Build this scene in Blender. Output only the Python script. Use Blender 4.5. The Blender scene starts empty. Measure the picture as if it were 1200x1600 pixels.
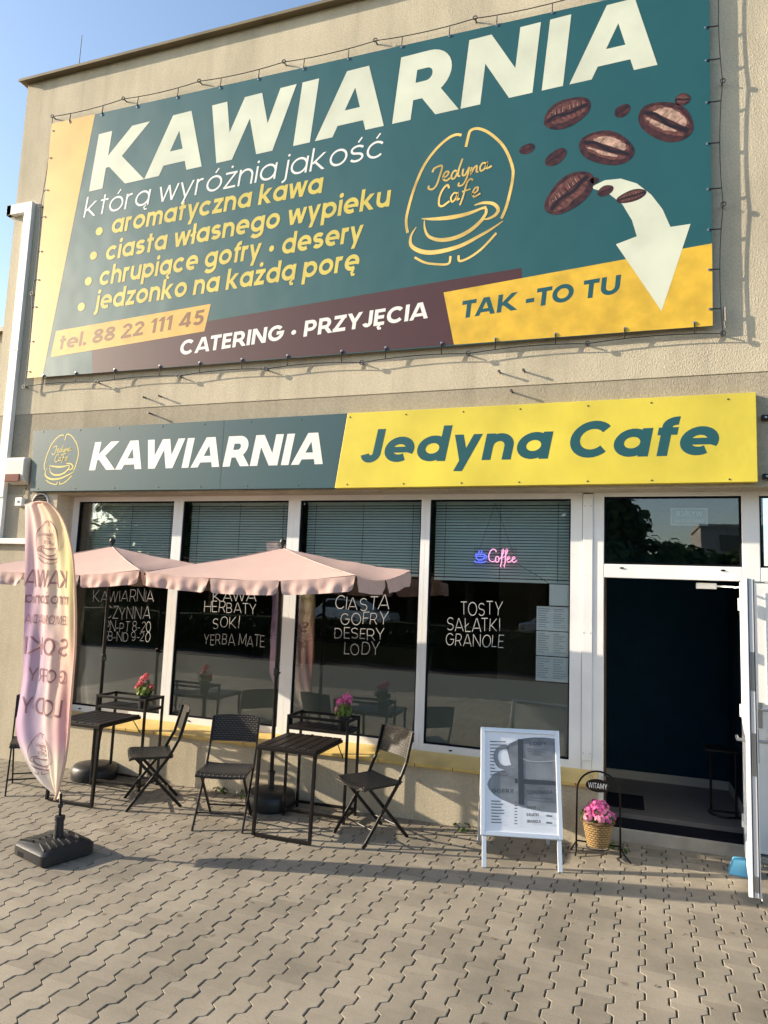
import bpy, math, random
from mathutils import Vector, Matrix
random.seed(7)
R = math.radians
C = bpy.context.scene.collection
sc = bpy.context.scene

# ------------------------------------------------------------------ camera
CAM_POS = Vector((0.0, -6.2, 2.0))
YAW, PITCH, ROLL, FPX = -0.333207551, 0.111915907, -0.0386168396, 1092.3241
fw = Vector((math.sin(YAW) * math.cos(PITCH), math.cos(YAW) * math.cos(PITCH), math.sin(PITCH)))
rt = Vector((math.cos(YAW), -math.sin(YAW), 0.0))
dn = fw.cross(rt)
rt2 = rt * math.cos(ROLL) + dn * math.sin(ROLL)
dn2 = dn * math.cos(ROLL) - rt * math.sin(ROLL)
cam_data = bpy.data.cameras.new('camera')
cam = bpy.data.objects.new('camera', cam_data)
C.objects.link(cam)
cam.matrix_world = Matrix(((rt2.x, -dn2.x, -fw.x, CAM_POS.x), (rt2.y, -dn2.y, -fw.y, CAM_POS.y), (rt2.z, -dn2.z, -fw.z, CAM_POS.z), (0, 0, 0, 1)))
cam_data.sensor_fit = 'VERTICAL'
cam_data.sensor_height = 36.0
cam_data.lens = FPX / 1600.0 * 36.0
cam_data.clip_start = 0.05
cam_data.clip_end = 2000.0
sc.camera = cam
sc.render.resolution_x, sc.render.resolution_y = 768, 1024

# ------------------------------------------------------------------ light
SUN_EL, SUN_STEP = 20.0, 14.0            # elevation; angle between the sun's path on the ground and the facade
sd = Vector((math.cos(R(SUN_STEP)) * math.cos(R(SUN_EL)), math.sin(R(SUN_STEP)) * math.cos(R(SUN_EL)), -math.sin(R(SUN_EL))))
world = bpy.data.worlds.new('World')
sc.world = world
world.use_nodes = True
wn = world.node_tree
bg = wn.nodes['Background']
sky = wn.nodes.new('ShaderNodeTexSky')
sky.sky_type = 'NISHITA'
sky.sun_disc = False
sky.sun_elevation = R(SUN_EL)
sky.sun_rotation = math.atan2(-sd.x, -sd.y)
sky.air_density = 1.0
sky.dust_density = 1.0
sky.ozone_density = 1.0
bg.inputs['Strength'].default_value = 0.145
wn.links.new(sky.outputs[0], bg.inputs[0])
sun_data = bpy.data.lights.new('sun', 'SUN')
sun_data.energy = 5.0
sun_data.angle = R(0.5)
sun_data.color = (1.0, 0.86, 0.66)
sun = bpy.data.objects.new('sun', sun_data)
C.objects.link(sun)
sun.rotation_euler = sd.to_track_quat('-Z', 'Y').to_euler()
sun.location = (-30, -10, 20)
sc.view_settings.view_transform = 'Standard'
sc.view_settings.look = 'None'
sc.view_settings.exposure = 1.08
sc.view_settings.gamma = 1.0
sc.cycles.max_bounces = 10
sc.cycles.transparent_max_bounces = 24
sc.cycles.use_denoising = True

# ------------------------------------------------------------------ materials
def lin(r, g, b):
    f = lambda c: (c / 255 / 12.92) if c / 255 <= 0.04045 else ((c / 255 + 0.055) / 1.055) ** 2.4
    return (f(r), f(g), f(b))

def mat(name, col, rough=0.6, metal=0.0, var=0.0, vscale=6.0, bump=0.0, bscale=80.0, spec=0.5, bdist=0.01, detail=4.0, coat=0.0):
    m = bpy.data.materials.new(name)
    m.use_nodes = True
    n, l = m.node_tree.nodes, m.node_tree.links
    p = n['Principled BSDF']
    p.inputs['Base Color'].default_value = (*col, 1)
    p.inputs['Roughness'].default_value = rough
    p.inputs['Metallic'].default_value = metal
    p.inputs['Specular IOR Level'].default_value = spec
    p.inputs['Coat Weight'].default_value = coat
    tc = n.new('ShaderNodeTexCoord')
    if var > 0:
        t = n.new('ShaderNodeTexNoise'); t.inputs['Scale'].default_value = vscale; t.inputs['Detail'].default_value = 6
        l.new(tc.outputs['Object'], t.inputs['Vector'])
        cr = n.new('ShaderNodeValToRGB')
        cr.color_ramp.elements[0].position = 0.3; cr.color_ramp.elements[1].position = 0.7
        cr.color_ramp.elements[0].color = (*[c * (1 - var) for c in col], 1)
        cr.color_ramp.elements[1].color = (*[min(1, c * (1 + var)) for c in col], 1)
        l.new(t.outputs[0], cr.inputs[0]); l.new(cr.outputs[0], p.inputs['Base Color'])
    if bump > 0:
        t = n.new('ShaderNodeTexNoise'); t.inputs['Scale'].default_value = bscale; t.inputs['Detail'].default_value = detail
        l.new(tc.outputs['Object'], t.inputs['Vector'])
        b = n.new('ShaderNodeBump'); b.inputs['Strength'].default_value = bump; b.inputs['Distance'].default_value = bdist
        l.new(t.outputs[0], b.inputs['Height']); l.new(b.outputs[0], p.inputs['Normal'])
    return m

def plaster(name, col, stain=(0.25, 0.21, 0.15), amount=0.55, grain=0.42):
    m = mat(name, col, 0.95, spec=0.2)
    n, l = m.node_tree.nodes, m.node_tree.links
    p = n['Principled BSDF']; tc = n['Texture Coordinate']
    t1 = n.new('ShaderNodeTexNoise'); t1.inputs['Scale'].default_value = 1.1; t1.inputs['Detail'].default_value = 8; t1.inputs['Roughness'].default_value = 0.65
    mp = n.new('ShaderNodeMapping'); mp.inputs['Scale'].default_value = (1.0, 1.0, 0.45)
    l.new(tc.outputs['Object'], mp.inputs[0]); l.new(mp.outputs[0], t1.inputs['Vector'])
    cr = n.new('ShaderNodeValToRGB'); cr.color_ramp.elements[0].position = 0.42; cr.color_ramp.elements[1].position = 0.78
    cr.color_ramp.elements[0].color = (0, 0, 0, 1); cr.color_ramp.elements[1].color = (amount, amount, amount, 1)
    l.new(t1.outputs[0], cr.inputs[0])
    mx = n.new('ShaderNodeMix'); mx.data_type = 'RGBA'
    mx.inputs['A'].default_value = (*col, 1); mx.inputs['B'].default_value = (*[c * 0.55 + s * 0.17 for c, s in zip(col, stain)], 1)
    l.new(cr.outputs[0], mx.inputs['Factor'])
    t3 = n.new('ShaderNodeTexNoise'); t3.inputs['Scale'].default_value = 60; t3.inputs['Detail'].default_value = 3
    l.new(tc.outputs['Object'], t3.inputs['Vector'])
    mm = n.new('ShaderNodeMapRange'); mm.inputs['From Min'].default_value = 0.3; mm.inputs['From Max'].default_value = 0.7
    mm.inputs['To Min'].default_value = 0.86; mm.inputs['To Max'].default_value = 1.1
    l.new(t3.outputs[0], mm.inputs[0])
    ml = n.new('ShaderNodeMix'); ml.data_type = 'RGBA'; ml.blend_type = 'MULTIPLY'; ml.inputs['Factor'].default_value = 1
    ts = n.new('ShaderNodeTexNoise'); ts.inputs['Scale'].default_value = 1.0; ts.inputs['Detail'].default_value = 5; ts.inputs['Roughness'].default_value = 0.6
    ms = n.new('ShaderNodeMapping'); ms.inputs['Scale'].default_value = (5.5, 5.5, 0.28)
    l.new(tc.outputs['Object'], ms.inputs[0]); l.new(ms.outputs[0], ts.inputs['Vector'])
    rs = n.new('ShaderNodeMapRange'); rs.inputs['From Min'].default_value = 0.50; rs.inputs['From Max'].default_value = 0.75; rs.inputs['To Min'].default_value = 1.0; rs.inputs['To Max'].default_value = 0.83
    l.new(ts.outputs[0], rs.inputs[0])
    mk = n.new('ShaderNodeMix'); mk.data_type = 'RGBA'; mk.blend_type = 'MULTIPLY'; mk.inputs['Factor'].default_value = 1
    l.new(mx.outputs['Result'], mk.inputs['A']); l.new(rs.outputs[0], mk.inputs['B'])
    l.new(mk.outputs['Result'], ml.inputs['A']); l.new(mm.outputs[0], ml.inputs['B']); l.new(ml.outputs['Result'], p.inputs['Base Color'])
    t2 = n.new('ShaderNodeTexNoise'); t2.inputs['Scale'].default_value = 75; t2.inputs['Detail'].default_value = 5; t2.inputs['Roughness'].default_value = 0.6
    l.new(tc.outputs['Object'], t2.inputs['Vector'])
    v = n.new('ShaderNodeTexVoronoi'); v.inputs['Scale'].default_value = 95
    l.new(tc.outputs['Object'], v.inputs['Vector'])
    ad = n.new('ShaderNodeMath'); ad.operation = 'ADD'
    l.new(t2.outputs[0], ad.inputs[0]); l.new(v.outputs['Distance'], ad.inputs[1])
    b = n.new('ShaderNodeBump'); b.inputs['Strength'].default_value = grain; b.inputs['Distance'].default_value = 0.006
    l.new(ad.outputs[0], b.inputs['Height']); l.new(b.outputs[0], p.inputs['Normal'])
    return m

def glass(name, tint=(0.97, 0.985, 0.975), refl=0.042):
    m = bpy.data.materials.new(name); m.use_nodes = True
    n, l = m.node_tree.nodes, m.node_tree.links
    n.clear()
    o = n.new('ShaderNodeOutputMaterial'); mx = n.new('ShaderNodeMixShader')
    tr = n.new('ShaderNodeBsdfTransparent'); tr.inputs[0].default_value = (*tint, 1)
    gl = n.new('ShaderNodeBsdfGlossy'); gl.inputs['Roughness'].default_value = 0.01; gl.inputs[0].default_value = (1, 1, 1, 1)
    fr = n.new('ShaderNodeFresnel'); fr.inputs[0].default_value = 1.5
    mu = n.new('ShaderNodeMath'); mu.operation = 'MULTIPLY_ADD'; mu.inputs[1].default_value = 0.9; mu.inputs[2].default_value = refl; mu.use_clamp = True
    l.new(fr.outputs[0], mu.inputs[0]); l.new(mu.outputs[0], mx.inputs[0]); l.new(tr.outputs[0], mx.inputs[1]); l.new(gl.outputs[0], mx.inputs[2]); l.new(mx.outputs[0], o.inputs[0])
    # slight waviness of the panes
    tc = n.new('ShaderNodeTexCoord'); t = n.new('ShaderNodeTexNoise'); t.inputs['Scale'].default_value = 1.3; t.inputs['Detail'].default_value = 1
    b = n.new('ShaderNodeBump'); b.inputs['Strength'].default_value = 0.12; b.inputs['Distance'].default_value = 0.02
    l.new(tc.outputs['Object'], t.inputs['Vector']); l.new(t.outputs[0], b.inputs['Height']); l.new(b.outputs[0], gl.inputs['Normal'])
    return m

def translucent(name, col, amount=0.35, rough=0.8, attr=None, trans=None, bump=0.0, bscale=12):
    m = bpy.data.materials.new(name); m.use_nodes = True
    n, l = m.node_tree.nodes, m.node_tree.links
    p = n['Principled BSDF']; p.inputs['Roughness'].default_value = rough; p.inputs['Specular IOR Level'].default_value = 0.25
    p.inputs['Base Color'].default_value = (*col, 1)
    t = n.new('ShaderNodeBsdfTranslucent'); t.inputs[0].default_value = (*(trans or col), 1)
    mx = n.new('ShaderNodeMixShader'); mx.inputs[0].default_value = amount
    o = n['Material Output']
    l.new(p.outputs[0], mx.inputs[1]); l.new(t.outputs[0], mx.inputs[2]); l.new(mx.outputs[0], o.inputs[0])
    if attr:
        a = n.new('ShaderNodeAttribute'); a.attribute_name = attr
        l.new(a.outputs['Color'], p.inputs['Base Color']); l.new(a.outputs['Color'], t.inputs[0])
    if bump:
        tc = n.new('ShaderNodeTexCoord'); nz = n.new('ShaderNodeTexNoise'); nz.inputs['Scale'].default_value = bscale; nz.inputs['Detail'].default_value = 3
        b = n.new('ShaderNodeBump'); b.inputs['Strength'].default_value = bump; b.inputs['Distance'].default_value = 0.02
        l.new(tc.outputs['Object'], nz.inputs['Vector']); l.new(nz.outputs[0], b.inputs['Height']); l.new(b.outputs[0], p.inputs['Normal']); l.new(b.outputs[0], t.inputs['Normal'])
    return m

def emit(name, col, s):
    m = bpy.data.materials.new(name); m.use_nodes = True
    p = m.node_tree.nodes['Principled BSDF']
    p.inputs['Base Color'].default_value = (*col, 1); p.inputs['Emission Color'].default_value = (*col, 1); p.inputs['Emission Strength'].default_value = s
    return m

def paver_mat():
    m = mat('paver_concrete', (0.27, 0.235, 0.18), 0.9, spec=0.25)
    n, l = m.node_tree.nodes, m.node_tree.links
    p = n['Principled BSDF']; tc = n['Texture Coordinate']
    g = n.new('ShaderNodeNewGeometry')
    mr = n.new('ShaderNodeMapRange'); mr.inputs['To Min'].default_value = 0.84; mr.inputs['To Max'].default_value = 1.10
    l.new(g.outputs['Random Per Island'], mr.inputs[0])
    t = n.new('ShaderNodeTexNoise'); t.inputs['Scale'].default_value = 0.9; t.inputs['Detail'].default_value = 9; t.inputs['Roughness'].default_value = 0.68
    l.new(tc.outputs['Object'], t.inputs['Vector'])
    cr = n.new('ShaderNodeValToRGB'); cr.color_ramp.elements[0].position = 0.34; cr.color_ramp.elements[1].position = 0.66
    cr.color_ramp.elements[0].color = (0.185, 0.165, 0.132, 1); cr.color_ramp.elements[1].color = (0.315, 0.276, 0.218, 1)
    l.new(t.outputs[0], cr.inputs[0])
    m1 = n.new('ShaderNodeMix'); m1.data_type = 'RGBA'; m1.blend_type = 'MULTIPLY'; m1.inputs['Factor'].default_value = 1
    l.new(cr.outputs[0], m1.inputs['A']); l.new(mr.outputs[0], m1.inputs['B'])
    # small dark stains
    v = n.new('ShaderNodeTexVoronoi'); v.inputs['Scale'].default_value = 3.2
    l.new(tc.outputs['Object'], v.inputs['Vector'])
    n2 = n.new('ShaderNodeTexNoise'); n2.inputs['Scale'].default_value = 28; l.new(tc.outputs['Object'], n2.inputs['Vector'])
    ad = n.new('ShaderNodeMath'); ad.operation = 'MULTIPLY_ADD'; ad.inputs[1].default_value = 0.145
    l.new(n2.outputs[0], ad.inputs[0]); l.new(v.outputs['Distance'], ad.inputs[2])
    cs = n.new('ShaderNodeValToRGB'); cs.color_ramp.elements[0].position = 0.09; cs.color_ramp.elements[1].position = 0.16
    cs.color_ramp.elements[0].color = (0.5, 0.46, 0.42, 1); cs.color_ramp.elements[1].color = (1, 1, 1, 1)
    l.new(ad.outputs[0], cs.inputs[0])
    m2 = n.new('ShaderNodeMix'); m2.data_type = 'RGBA'; m2.blend_type = 'MULTIPLY'; m2.inputs['Factor'].default_value = 1
    l.new(m1.outputs['Result'], m2.inputs['A']); l.new(cs.outputs[0], m2.inputs['B'])
    n3 = n.new('ShaderNodeTexNoise'); n3.inputs['Scale'].default_value = 150; n3.inputs['Detail'].default_value = 4; l.new(tc.outputs['Object'], n3.inputs['Vector'])
    mr3 = n.new('ShaderNodeMapRange'); mr3.inputs['From Min'].default_value = 0.3; mr3.inputs['From Max'].default_value = 0.7; mr3.inputs['To Min'].default_value = 0.84; mr3.inputs['To Max'].default_value = 1.12
    l.new(n3.outputs[0], mr3.inputs[0])
    m3 = n.new('ShaderNodeMix'); m3.data_type = 'RGBA'; m3.blend_type = 'MULTIPLY'; m3.inputs['Factor'].default_value = 1
    l.new(m2.outputs['Result'], m3.inputs['A']); l.new(mr3.outputs[0], m3.inputs['B'])
    l.new(m3.outputs['Result'], p.inputs['Base Color'])
    b = n.new('ShaderNodeBump'); b.inputs['Strength'].default_value = 0.3; b.inputs['Distance'].default_value = 0.004
    l.new(n3.outputs[0], b.inputs['Height']); l.new(b.outputs[0], p.inputs['Normal'])
    return m

def weave_mat(name, a, b_, scale, bump=0.8, rough=0.5, mort=0.05):
    m = mat(name, a, rough)
    n, l = m.node_tree.nodes, m.node_tree.links
    p = n['Principled BSDF']; tc = n['Texture Coordinate']
    br = n.new('ShaderNodeTexBrick'); br.inputs['Scale'].default_value = scale
    br.inputs['Color1'].default_value = (*a, 1); br.inputs['Color2'].default_value = (*[c * 0.8 for c in a], 1); br.inputs['Mortar'].default_value = (*b_, 1)
    br.inputs['Mortar Size'].default_value = mort; br.inputs['Mortar Smooth'].default_value = 0.6; br.inputs['Brick Width'].default_value = 0.5; br.inputs['Row Height'].default_value = 0.25
    l.new(tc.outputs['UV'], br.inputs['Vector']); l.new(br.outputs['Color'], p.inputs['Base Color'])
    bp = n.new('ShaderNodeBump'); bp.inputs['Strength'].default_value = bump; bp.inputs['Distance'].default_value = 0.006; bp.invert = True
    l.new(br.outputs['Fac'], bp.inputs['Height']); l.new(bp.outputs[0], p.inputs['Normal'])
    return m

M = {}
M['plaster'] = plaster('upper_plaster', (0.60, 0.53, 0.395), amount=0.95)
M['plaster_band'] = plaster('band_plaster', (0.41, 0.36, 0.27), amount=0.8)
M['plaster_low'] = plaster('lower_plaster', (0.54, 0.475, 0.355), amount=0.95, grain=0.25)
M['coping'] = mat('coping_metal', (0.17, 0.135, 0.07), 0.5, var=0.2, vscale=3)
M['pvc'] = mat('white_pvc', (0.78, 0.78, 0.77), 0.35, var=0.05, vscale=4)
M['duct'] = mat('duct_plastic', (0.72, 0.71, 0.68), 0.5, var=0.08, vscale=3)
M['sill'] = mat('yellow_sill_tile', (0.62, 0.44, 0.14), 0.35, var=0.15, vscale=5)
M['glass'] = glass('window_glass')
M['film'] = mat('frosted_film', (0.185, 0.195, 0.155), 0.7, var=0.08, vscale=1.5)
M['blind'] = mat('blind_slat', (0.86, 0.95, 0.88), 0.5, var=0.04, vscale=4)
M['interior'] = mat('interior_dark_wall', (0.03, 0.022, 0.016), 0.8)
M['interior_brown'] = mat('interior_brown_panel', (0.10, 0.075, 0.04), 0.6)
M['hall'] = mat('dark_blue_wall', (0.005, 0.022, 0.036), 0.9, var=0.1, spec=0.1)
M['hallfloor'] = mat('grey_tile_floor', (0.13, 0.12, 0.115), 0.5, var=0.1)
M['skirt'] = mat('skirting', (0.35, 0.33, 0.29), 0.6)
M['rubber'] = mat('black_rubber', (0.006, 0.007, 0.012), 0.9, spec=0.15, bump=0.4, bscale=200)
M['wood'] = mat('brown_wood', (0.09, 0.045, 0.02), 0.5, var=0.3, vscale=8)
M['concrete'] = mat('step_concrete', (0.33, 0.31, 0.27), 0.9, var=0.15, vscale=6, bump=0.2)
M['teal'] = mat('teal_print', (0.0, 0.076, 0.086), 0.51, var=0.04, vscale=1.0, spec=0.7, bump=0.22, bscale=1.6, bdist=0.05, detail=2)
M['teal_fascia'] = mat('teal_fascia_print', (0.018, 0.070, 0.086), 0.47, var=0.04, vscale=1.0, spec=0.55, bump=0.06, bscale=40)
M['cream'] = mat('cream_print', (0.62, 0.65, 0.52), 0.47, spec=0.55, var=0.10, vscale=2.5)
M['white_print'] = mat('white_print', (0.78, 0.77, 0.73), 0.47, spec=0.55)
M['yellow_text'] = mat('yellow_letter_print', (0.62, 0.50, 0.10), 0.47, spec=0.55, var=0.12, vscale=3)
M['ochre'] = mat('ochre_print', (0.66, 0.415, 0.03), 0.47, spec=0.55, var=0.18, vscale=6)
M['strip'] = mat('pale_orange_print', (0.72, 0.43, 0.12), 0.47, spec=0.55, var=0.12, vscale=2)
M['maroon'] = mat('maroon_print', (0.062, 0.018, 0.02), 0.47, spec=0.55, var=0.06)
M['brown_text'] = mat('brown_letter_print', (0.22, 0.11, 0.045), 0.47, spec=0.55)
M['yellow_panel'] = mat('yellow_panel_print', (0.66, 0.545, 0.06), 0.45, var=0.16, vscale=1.6, bump=0.10, bscale=26, bdist=0.012)
M['teal_text'] = mat('teal_letter_print', (0.012, 0.085, 0.098), 0.42)
M['gold'] = mat('gold_print', (0.68, 0.48, 0.14), 0.35, var=0.35, vscale=4)
M['bean'] = mat('bean_print', (0.050, 0.015, 0.011), 0.35, var=0.7, vscale=22)
M['bean_light'] = mat('bean_light_print', (0.42, 0.27, 0.20), 0.35, var=0.6, vscale=18)
M['bean_mid'] = mat('bean_mid_print', (0.13, 0.048, 0.034), 0.35, var=0.5, vscale=30)
M['bean_dark'] = mat('bean_crease_print', (0.012, 0.004, 0.004), 0.4)
M['steel'] = mat('steel', (0.42, 0.42, 0.42), 0.38, 1.0)
M['darksteel'] = mat('dark_steel', (0.10, 0.095, 0.09), 0.5, 0.8)
M['cable'] = mat('black_cable', (0.014, 0.013, 0.013), 0.5)
M['black'] = mat('black_powder_coat', (0.008, 0.0065, 0.0065), 0.40, spec=0.28, bump=0.05, bscale=300)
M['slat'] = mat('dark_slat', (0.013, 0.009, 0.0075), 0.45, spec=0.3, var=0.3, vscale=12)
M['rattan'] = weave_mat('rattan_weave', (0.105, 0.090, 0.074), (0.002, 0.002, 0.003), 14, 1.0, 0.4, 0.10)
M['plastic'] = mat('black_plastic', (0.017, 0.018, 0.02), 0.42, spec=0.4, bump=0.15, bscale=120)
M['pink'] = translucent('pink_canvas', (0.56, 0.395, 0.355), 0.12, 0.85, bump=0.25, bscale=7)
M['flag'] = translucent('flag_print', (0.8, 0.7, 0.6), 0.5, 0.6, attr='print')
M['flagtext'] = translucent('flag_letters', (0.33, 0.19, 0.21), 0.45, 0.6, trans=(0.36, 0.21, 0.22))
M['leaf'] = translucent('leaf_green', (0.07, 0.13, 0.025), 0.3, 0.5)
M['leaf2'] = translucent('leaf_pale_green', (0.16, 0.22, 0.05), 0.3, 0.5)
M['petal_red'] = translucent('petal_coral', (0.72, 0.17, 0.20), 0.25, 0.5)
M['petal_pink'] = translucent('petal_pink', (0.72, 0.16, 0.42), 0.25, 0.5)
M['petal_pale'] = translucent('petal_pale_pink', (0.85, 0.36, 0.52), 0.25, 0.5)
M['wicker'] = weave_mat('wicker', (0.45, 0.29, 0.12), (0.10, 0.055, 0.02), 14, 1.0, 0.6)
M['alu'] = mat('aluminium', (0.72, 0.74, 0.78), 0.33, 0.35)
M['paper'] = mat('poster_paper', (0.78, 0.80, 0.84), 0.3)
M['greyink'] = mat('grey_ink', (0.14, 0.145, 0.16), 0.3, var=0.25, vscale=14)
M['greyink2'] = mat('mid_grey_ink', (0.21, 0.22, 0.235), 0.3, var=0.2, vscale=10)
M['darkink'] = mat('dark_ink', (0.05, 0.05, 0.055), 0.3)
M['paleink'] = mat('pale_ink', (0.38, 0.39, 0.42), 0.3)
M['menu'] = mat('menu_paper', (0.86, 0.90, 0.90), 0.6)
M['chalk'] = mat('white_marker', (0.46, 0.46, 0.45), 0.7)
M['neon_pink'] = emit('neon_pink', (1.0, 0.42, 0.66), 0.75)
M['neon_blue'] = emit('neon_blue', (0.13, 0.17, 1.0), 0.95)
M['red'] = mat('red_lens', (0.13, 0.008, 0.006), 0.35, spec=0.3)
M['ivory'] = mat('ivory_plastic', (0.66, 0.62, 0.52), 0.45)
M['blue'] = mat('blue_plastic', (0.12, 0.42, 0.66), 0.4)
M['asphalt'] = mat('asphalt', (0.04, 0.039, 0.037), 0.95, var=0.2, vscale=2, bump=0.2)
M['sand'] = mat('joint_sand', (0.05, 0.042, 0.03), 1.0, var=0.3, vscale=20)
M['grass'] = mat('lawn', (0.03, 0.045, 0.014), 0.95, var=0.4, vscale=3, bump=0.5, bscale=30)
M['bark'] = mat('bark', (0.08, 0.06, 0.04), 0.95, var=0.3, vscale=10, bump=0.6, bscale=30)
M['tree'] = translucent('tree_leaf', (0.05, 0.085, 0.022), 0.25, 0.6)
M['tree2'] = translucent('tree_leaf_light', (0.075, 0.11, 0.03), 0.25, 0.6)
M['hedge'] = mat('hedge_leaf', (0.018, 0.028, 0.010), 0.8, var=0.3, vscale=6, spec=0.2)
M['block'] = mat('block_render', (0.30, 0.29, 0.28), 0.9, var=0.1)
M['darkglass'] = mat('dark_glass', (0.02, 0.025, 0.03), 0.08)
M['car_silver'] = mat('silver_car_paint', (0.55, 0.56, 0.58), 0.25, 0.6, coat=1.0)
M['car_white'] = mat('white_car_paint', (0.75, 0.75, 0.74), 0.3, coat=1.0)
M['paver'] = paver_mat()

# ------------------------------------------------------------------ mesh helpers
class MB:
    def __init__(s): s.v, s.f, s.uv = [], [], []
    def add(s, pts, faces, uvs=None):
        o = len(s.v); s.v += [tuple(p) for p in pts]; s.f += [tuple(i + o for i in f) for f in faces]
        return s
    def box(s, x0, x1, y0, y1, z0, z1):
        return s.add([(x, y, z) for z in (z0, z1) for y in (y0, y1) for x in (x0, x1)],
                     [(0, 2, 3, 1), (4, 5, 7, 6), (0, 1, 5, 4), (2, 6, 7, 3), (0, 4, 6, 2), (1, 3, 7, 5)])
    def bar(s, a, b, w, h=None, up=(0, 0, 1)):
        a, b = Vector(a), Vector(b); h = h or w
        d = (b - a).normalized(); u = Vector(up)
        if abs(d.dot(u)) > 0.98: u = Vector((0, 1, 0))
        x = d.cross(u).normalized() * w / 2; y = x.cross(d).normalized() * h / 2
        return s.add([p + i * x + j * y for p in (a, b) for i, j in ((-1, -1), (1, -1), (1, 1), (-1, 1))],
                     [(0, 3, 2, 1), (4, 5, 6, 7), (0, 1, 5, 4), (1, 2, 6, 5), (2, 3, 7, 6), (3, 0, 4, 7)])
    def tube(s, pts, r, n=8, closed=False):
        pts = [Vector(p) for p in pts]; k = len(pts); rings = []; up = None
        rr = r if isinstance(r, (list, tuple)) else [r] * k
        for i in range(k):
            a = pts[i - 1] if (i > 0 or closed) else pts[0]; b = pts[(i + 1) % k] if (i < k - 1 or closed) else pts[-1]
            d = (b - a).normalized()
            if up is None: up = Vector((0, 0, 1)) if abs(d.z) < 0.9 else Vector((1, 0, 0))
            x = d.cross(up).normalized(); up = x.cross(d).normalized()
            rings.append([pts[i] + (x * math.cos(t) + up * math.sin(t)) * rr[i] for t in [2 * math.pi * j / n for j in range(n)]])
        v = [p for ring in rings for p in ring]; f = []
        for i in range(k if closed else k - 1):
            for j in range(n):
                a, b = i * n, ((i + 1) % k) * n
                f.append((a + j, a + (j + 1) % n, b + (j + 1) % n, b + j))
        if not closed: f += [tuple(range(n - 1, -1, -1)), tuple(range((k - 1) * n, k * n))]
        return s.add(v, f)
    def lathe(s, prof, c=(0, 0, 0), n=20, axis='z', sx=1.0):
        v, f = [], []
        for r, z in prof:
            for j in range(n):
                t = 2 * math.pi * j / n; a, b = r * math.cos(t) * sx, r * math.sin(t)
                v.append((c[0] + a, c[1] + b, c[2] + z) if axis == 'z' else (c[0] + a, c[1] + z, c[2] - b) if axis == 'y' else (c[0] + z, c[1] + a, c[2] + b))
        k = len(prof)
        for i in range(k - 1):
            for j in range(n): f.append((i * n + j, i * n + (j + 1) % n, (i + 1) * n + (j + 1) % n, (i + 1) * n + j))
        if prof[0][0] > 1e-5: f.append(tuple(range(n - 1, -1, -1)))
        if prof[-1][0] > 1e-5: f.append(tuple(range((k - 1) * n, k * n)))
        return s.add(v, f)
    def prism(s, poly, fn, d0, d1):
        n = len(poly); v = [fn(x, y, d0) for x, y in poly] + [fn(x, y, d1) for x, y in poly]
        return s.add(v, [tuple(range(n - 1, -1, -1)), tuple(range(n, 2 * n))] + [(i, (i + 1) % n, n + (i + 1) % n, n + i) for i in range(n)])
    def flat(s, poly, fn):
        return s.add([fn(x, y) for x, y in poly], [tuple(range(len(poly)))])
    def build(s, name, m, parent=None, smooth=False, bevel=0.0, auto=False):
        me = bpy.data.meshes.new(name)
        off = Vector((0, 0, 0)); p = parent
        while p is not None: off += p.location; p = p.parent
        v = [(a - off.x, b - off.y, c - off.z) for a, b, c in s.v] if parent is not None and not getattr(s, 'local', False) else s.v
        me.from_pydata(v, [], s.f); me.update()
        if smooth: me.shade_smooth()
        me.materials.append(m)
        o = bpy.data.objects.new(name, me); C.objects.link(o)
        if parent is not None: o.parent = parent
        if bevel > 0:
            b = o.modifiers.new('bevel', 'BEVEL'); b.width = bevel; b.segments = 2; b.limit_method = 'ANGLE'; b.angle_limit = R(40)
        if auto:
            try: me.set_sharp_from_angle(angle=R(40))
            except Exception: pass
        return o

def LMB():
    b = MB(); b.local = True
    return b

def thing(name, label, cat, loc=(0, 0, 0), rz=0.0, group=None):
    o = bpy.data.objects.new(name, None); C.objects.link(o)
    o.empty_display_size = 0.1
    o.location = loc; o.rotation_euler = (0, 0, rz)
    return tag(o, label, cat, group)

def tag(o, label, cat, group=None):
    o['label'] = label; o['category'] = cat
    if group: o['group'] = group
    return o

def structure(o):
    o['kind'] = 'structure'
    return o

def box_uv(o, s=1.0, axes=None):
    me = o.data; uvl = me.uv_layers.new(name='UVMap')
    for p in me.polygons:
        n = p.normal
        for li in p.loop_indices:
            c = me.vertices[me.loops[li].vertex_index].co
            if abs(n.z) > 0.7: u = (c.x, c.y)
            elif abs(n.y) >= abs(n.x): u = (c.x, c.z)
            else: u = (c.y, c.z)
            uvl.data[li].uv = (u[0] * s, u[1] * s)
    return o

def copy_tree(o, parent=None):
    c = o.copy(); C.objects.link(c)
    if parent is not None: c.parent = parent
    for ch in list(o.children): copy_tree(ch, c)
    return c

# ------------------------------------------------------------------ stroke lettering
def arc(cx, cy, rx, ry, a0, a1, n=None):
    n = n or max(4, int(abs(a1 - a0) / 12))
    return [(cx + rx * math.cos(R(a0 + (a1 - a0) * i / n)), cy + ry * math.sin(R(a0 + (a1 - a0) * i / n))) for i in range(n + 1)]

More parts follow.
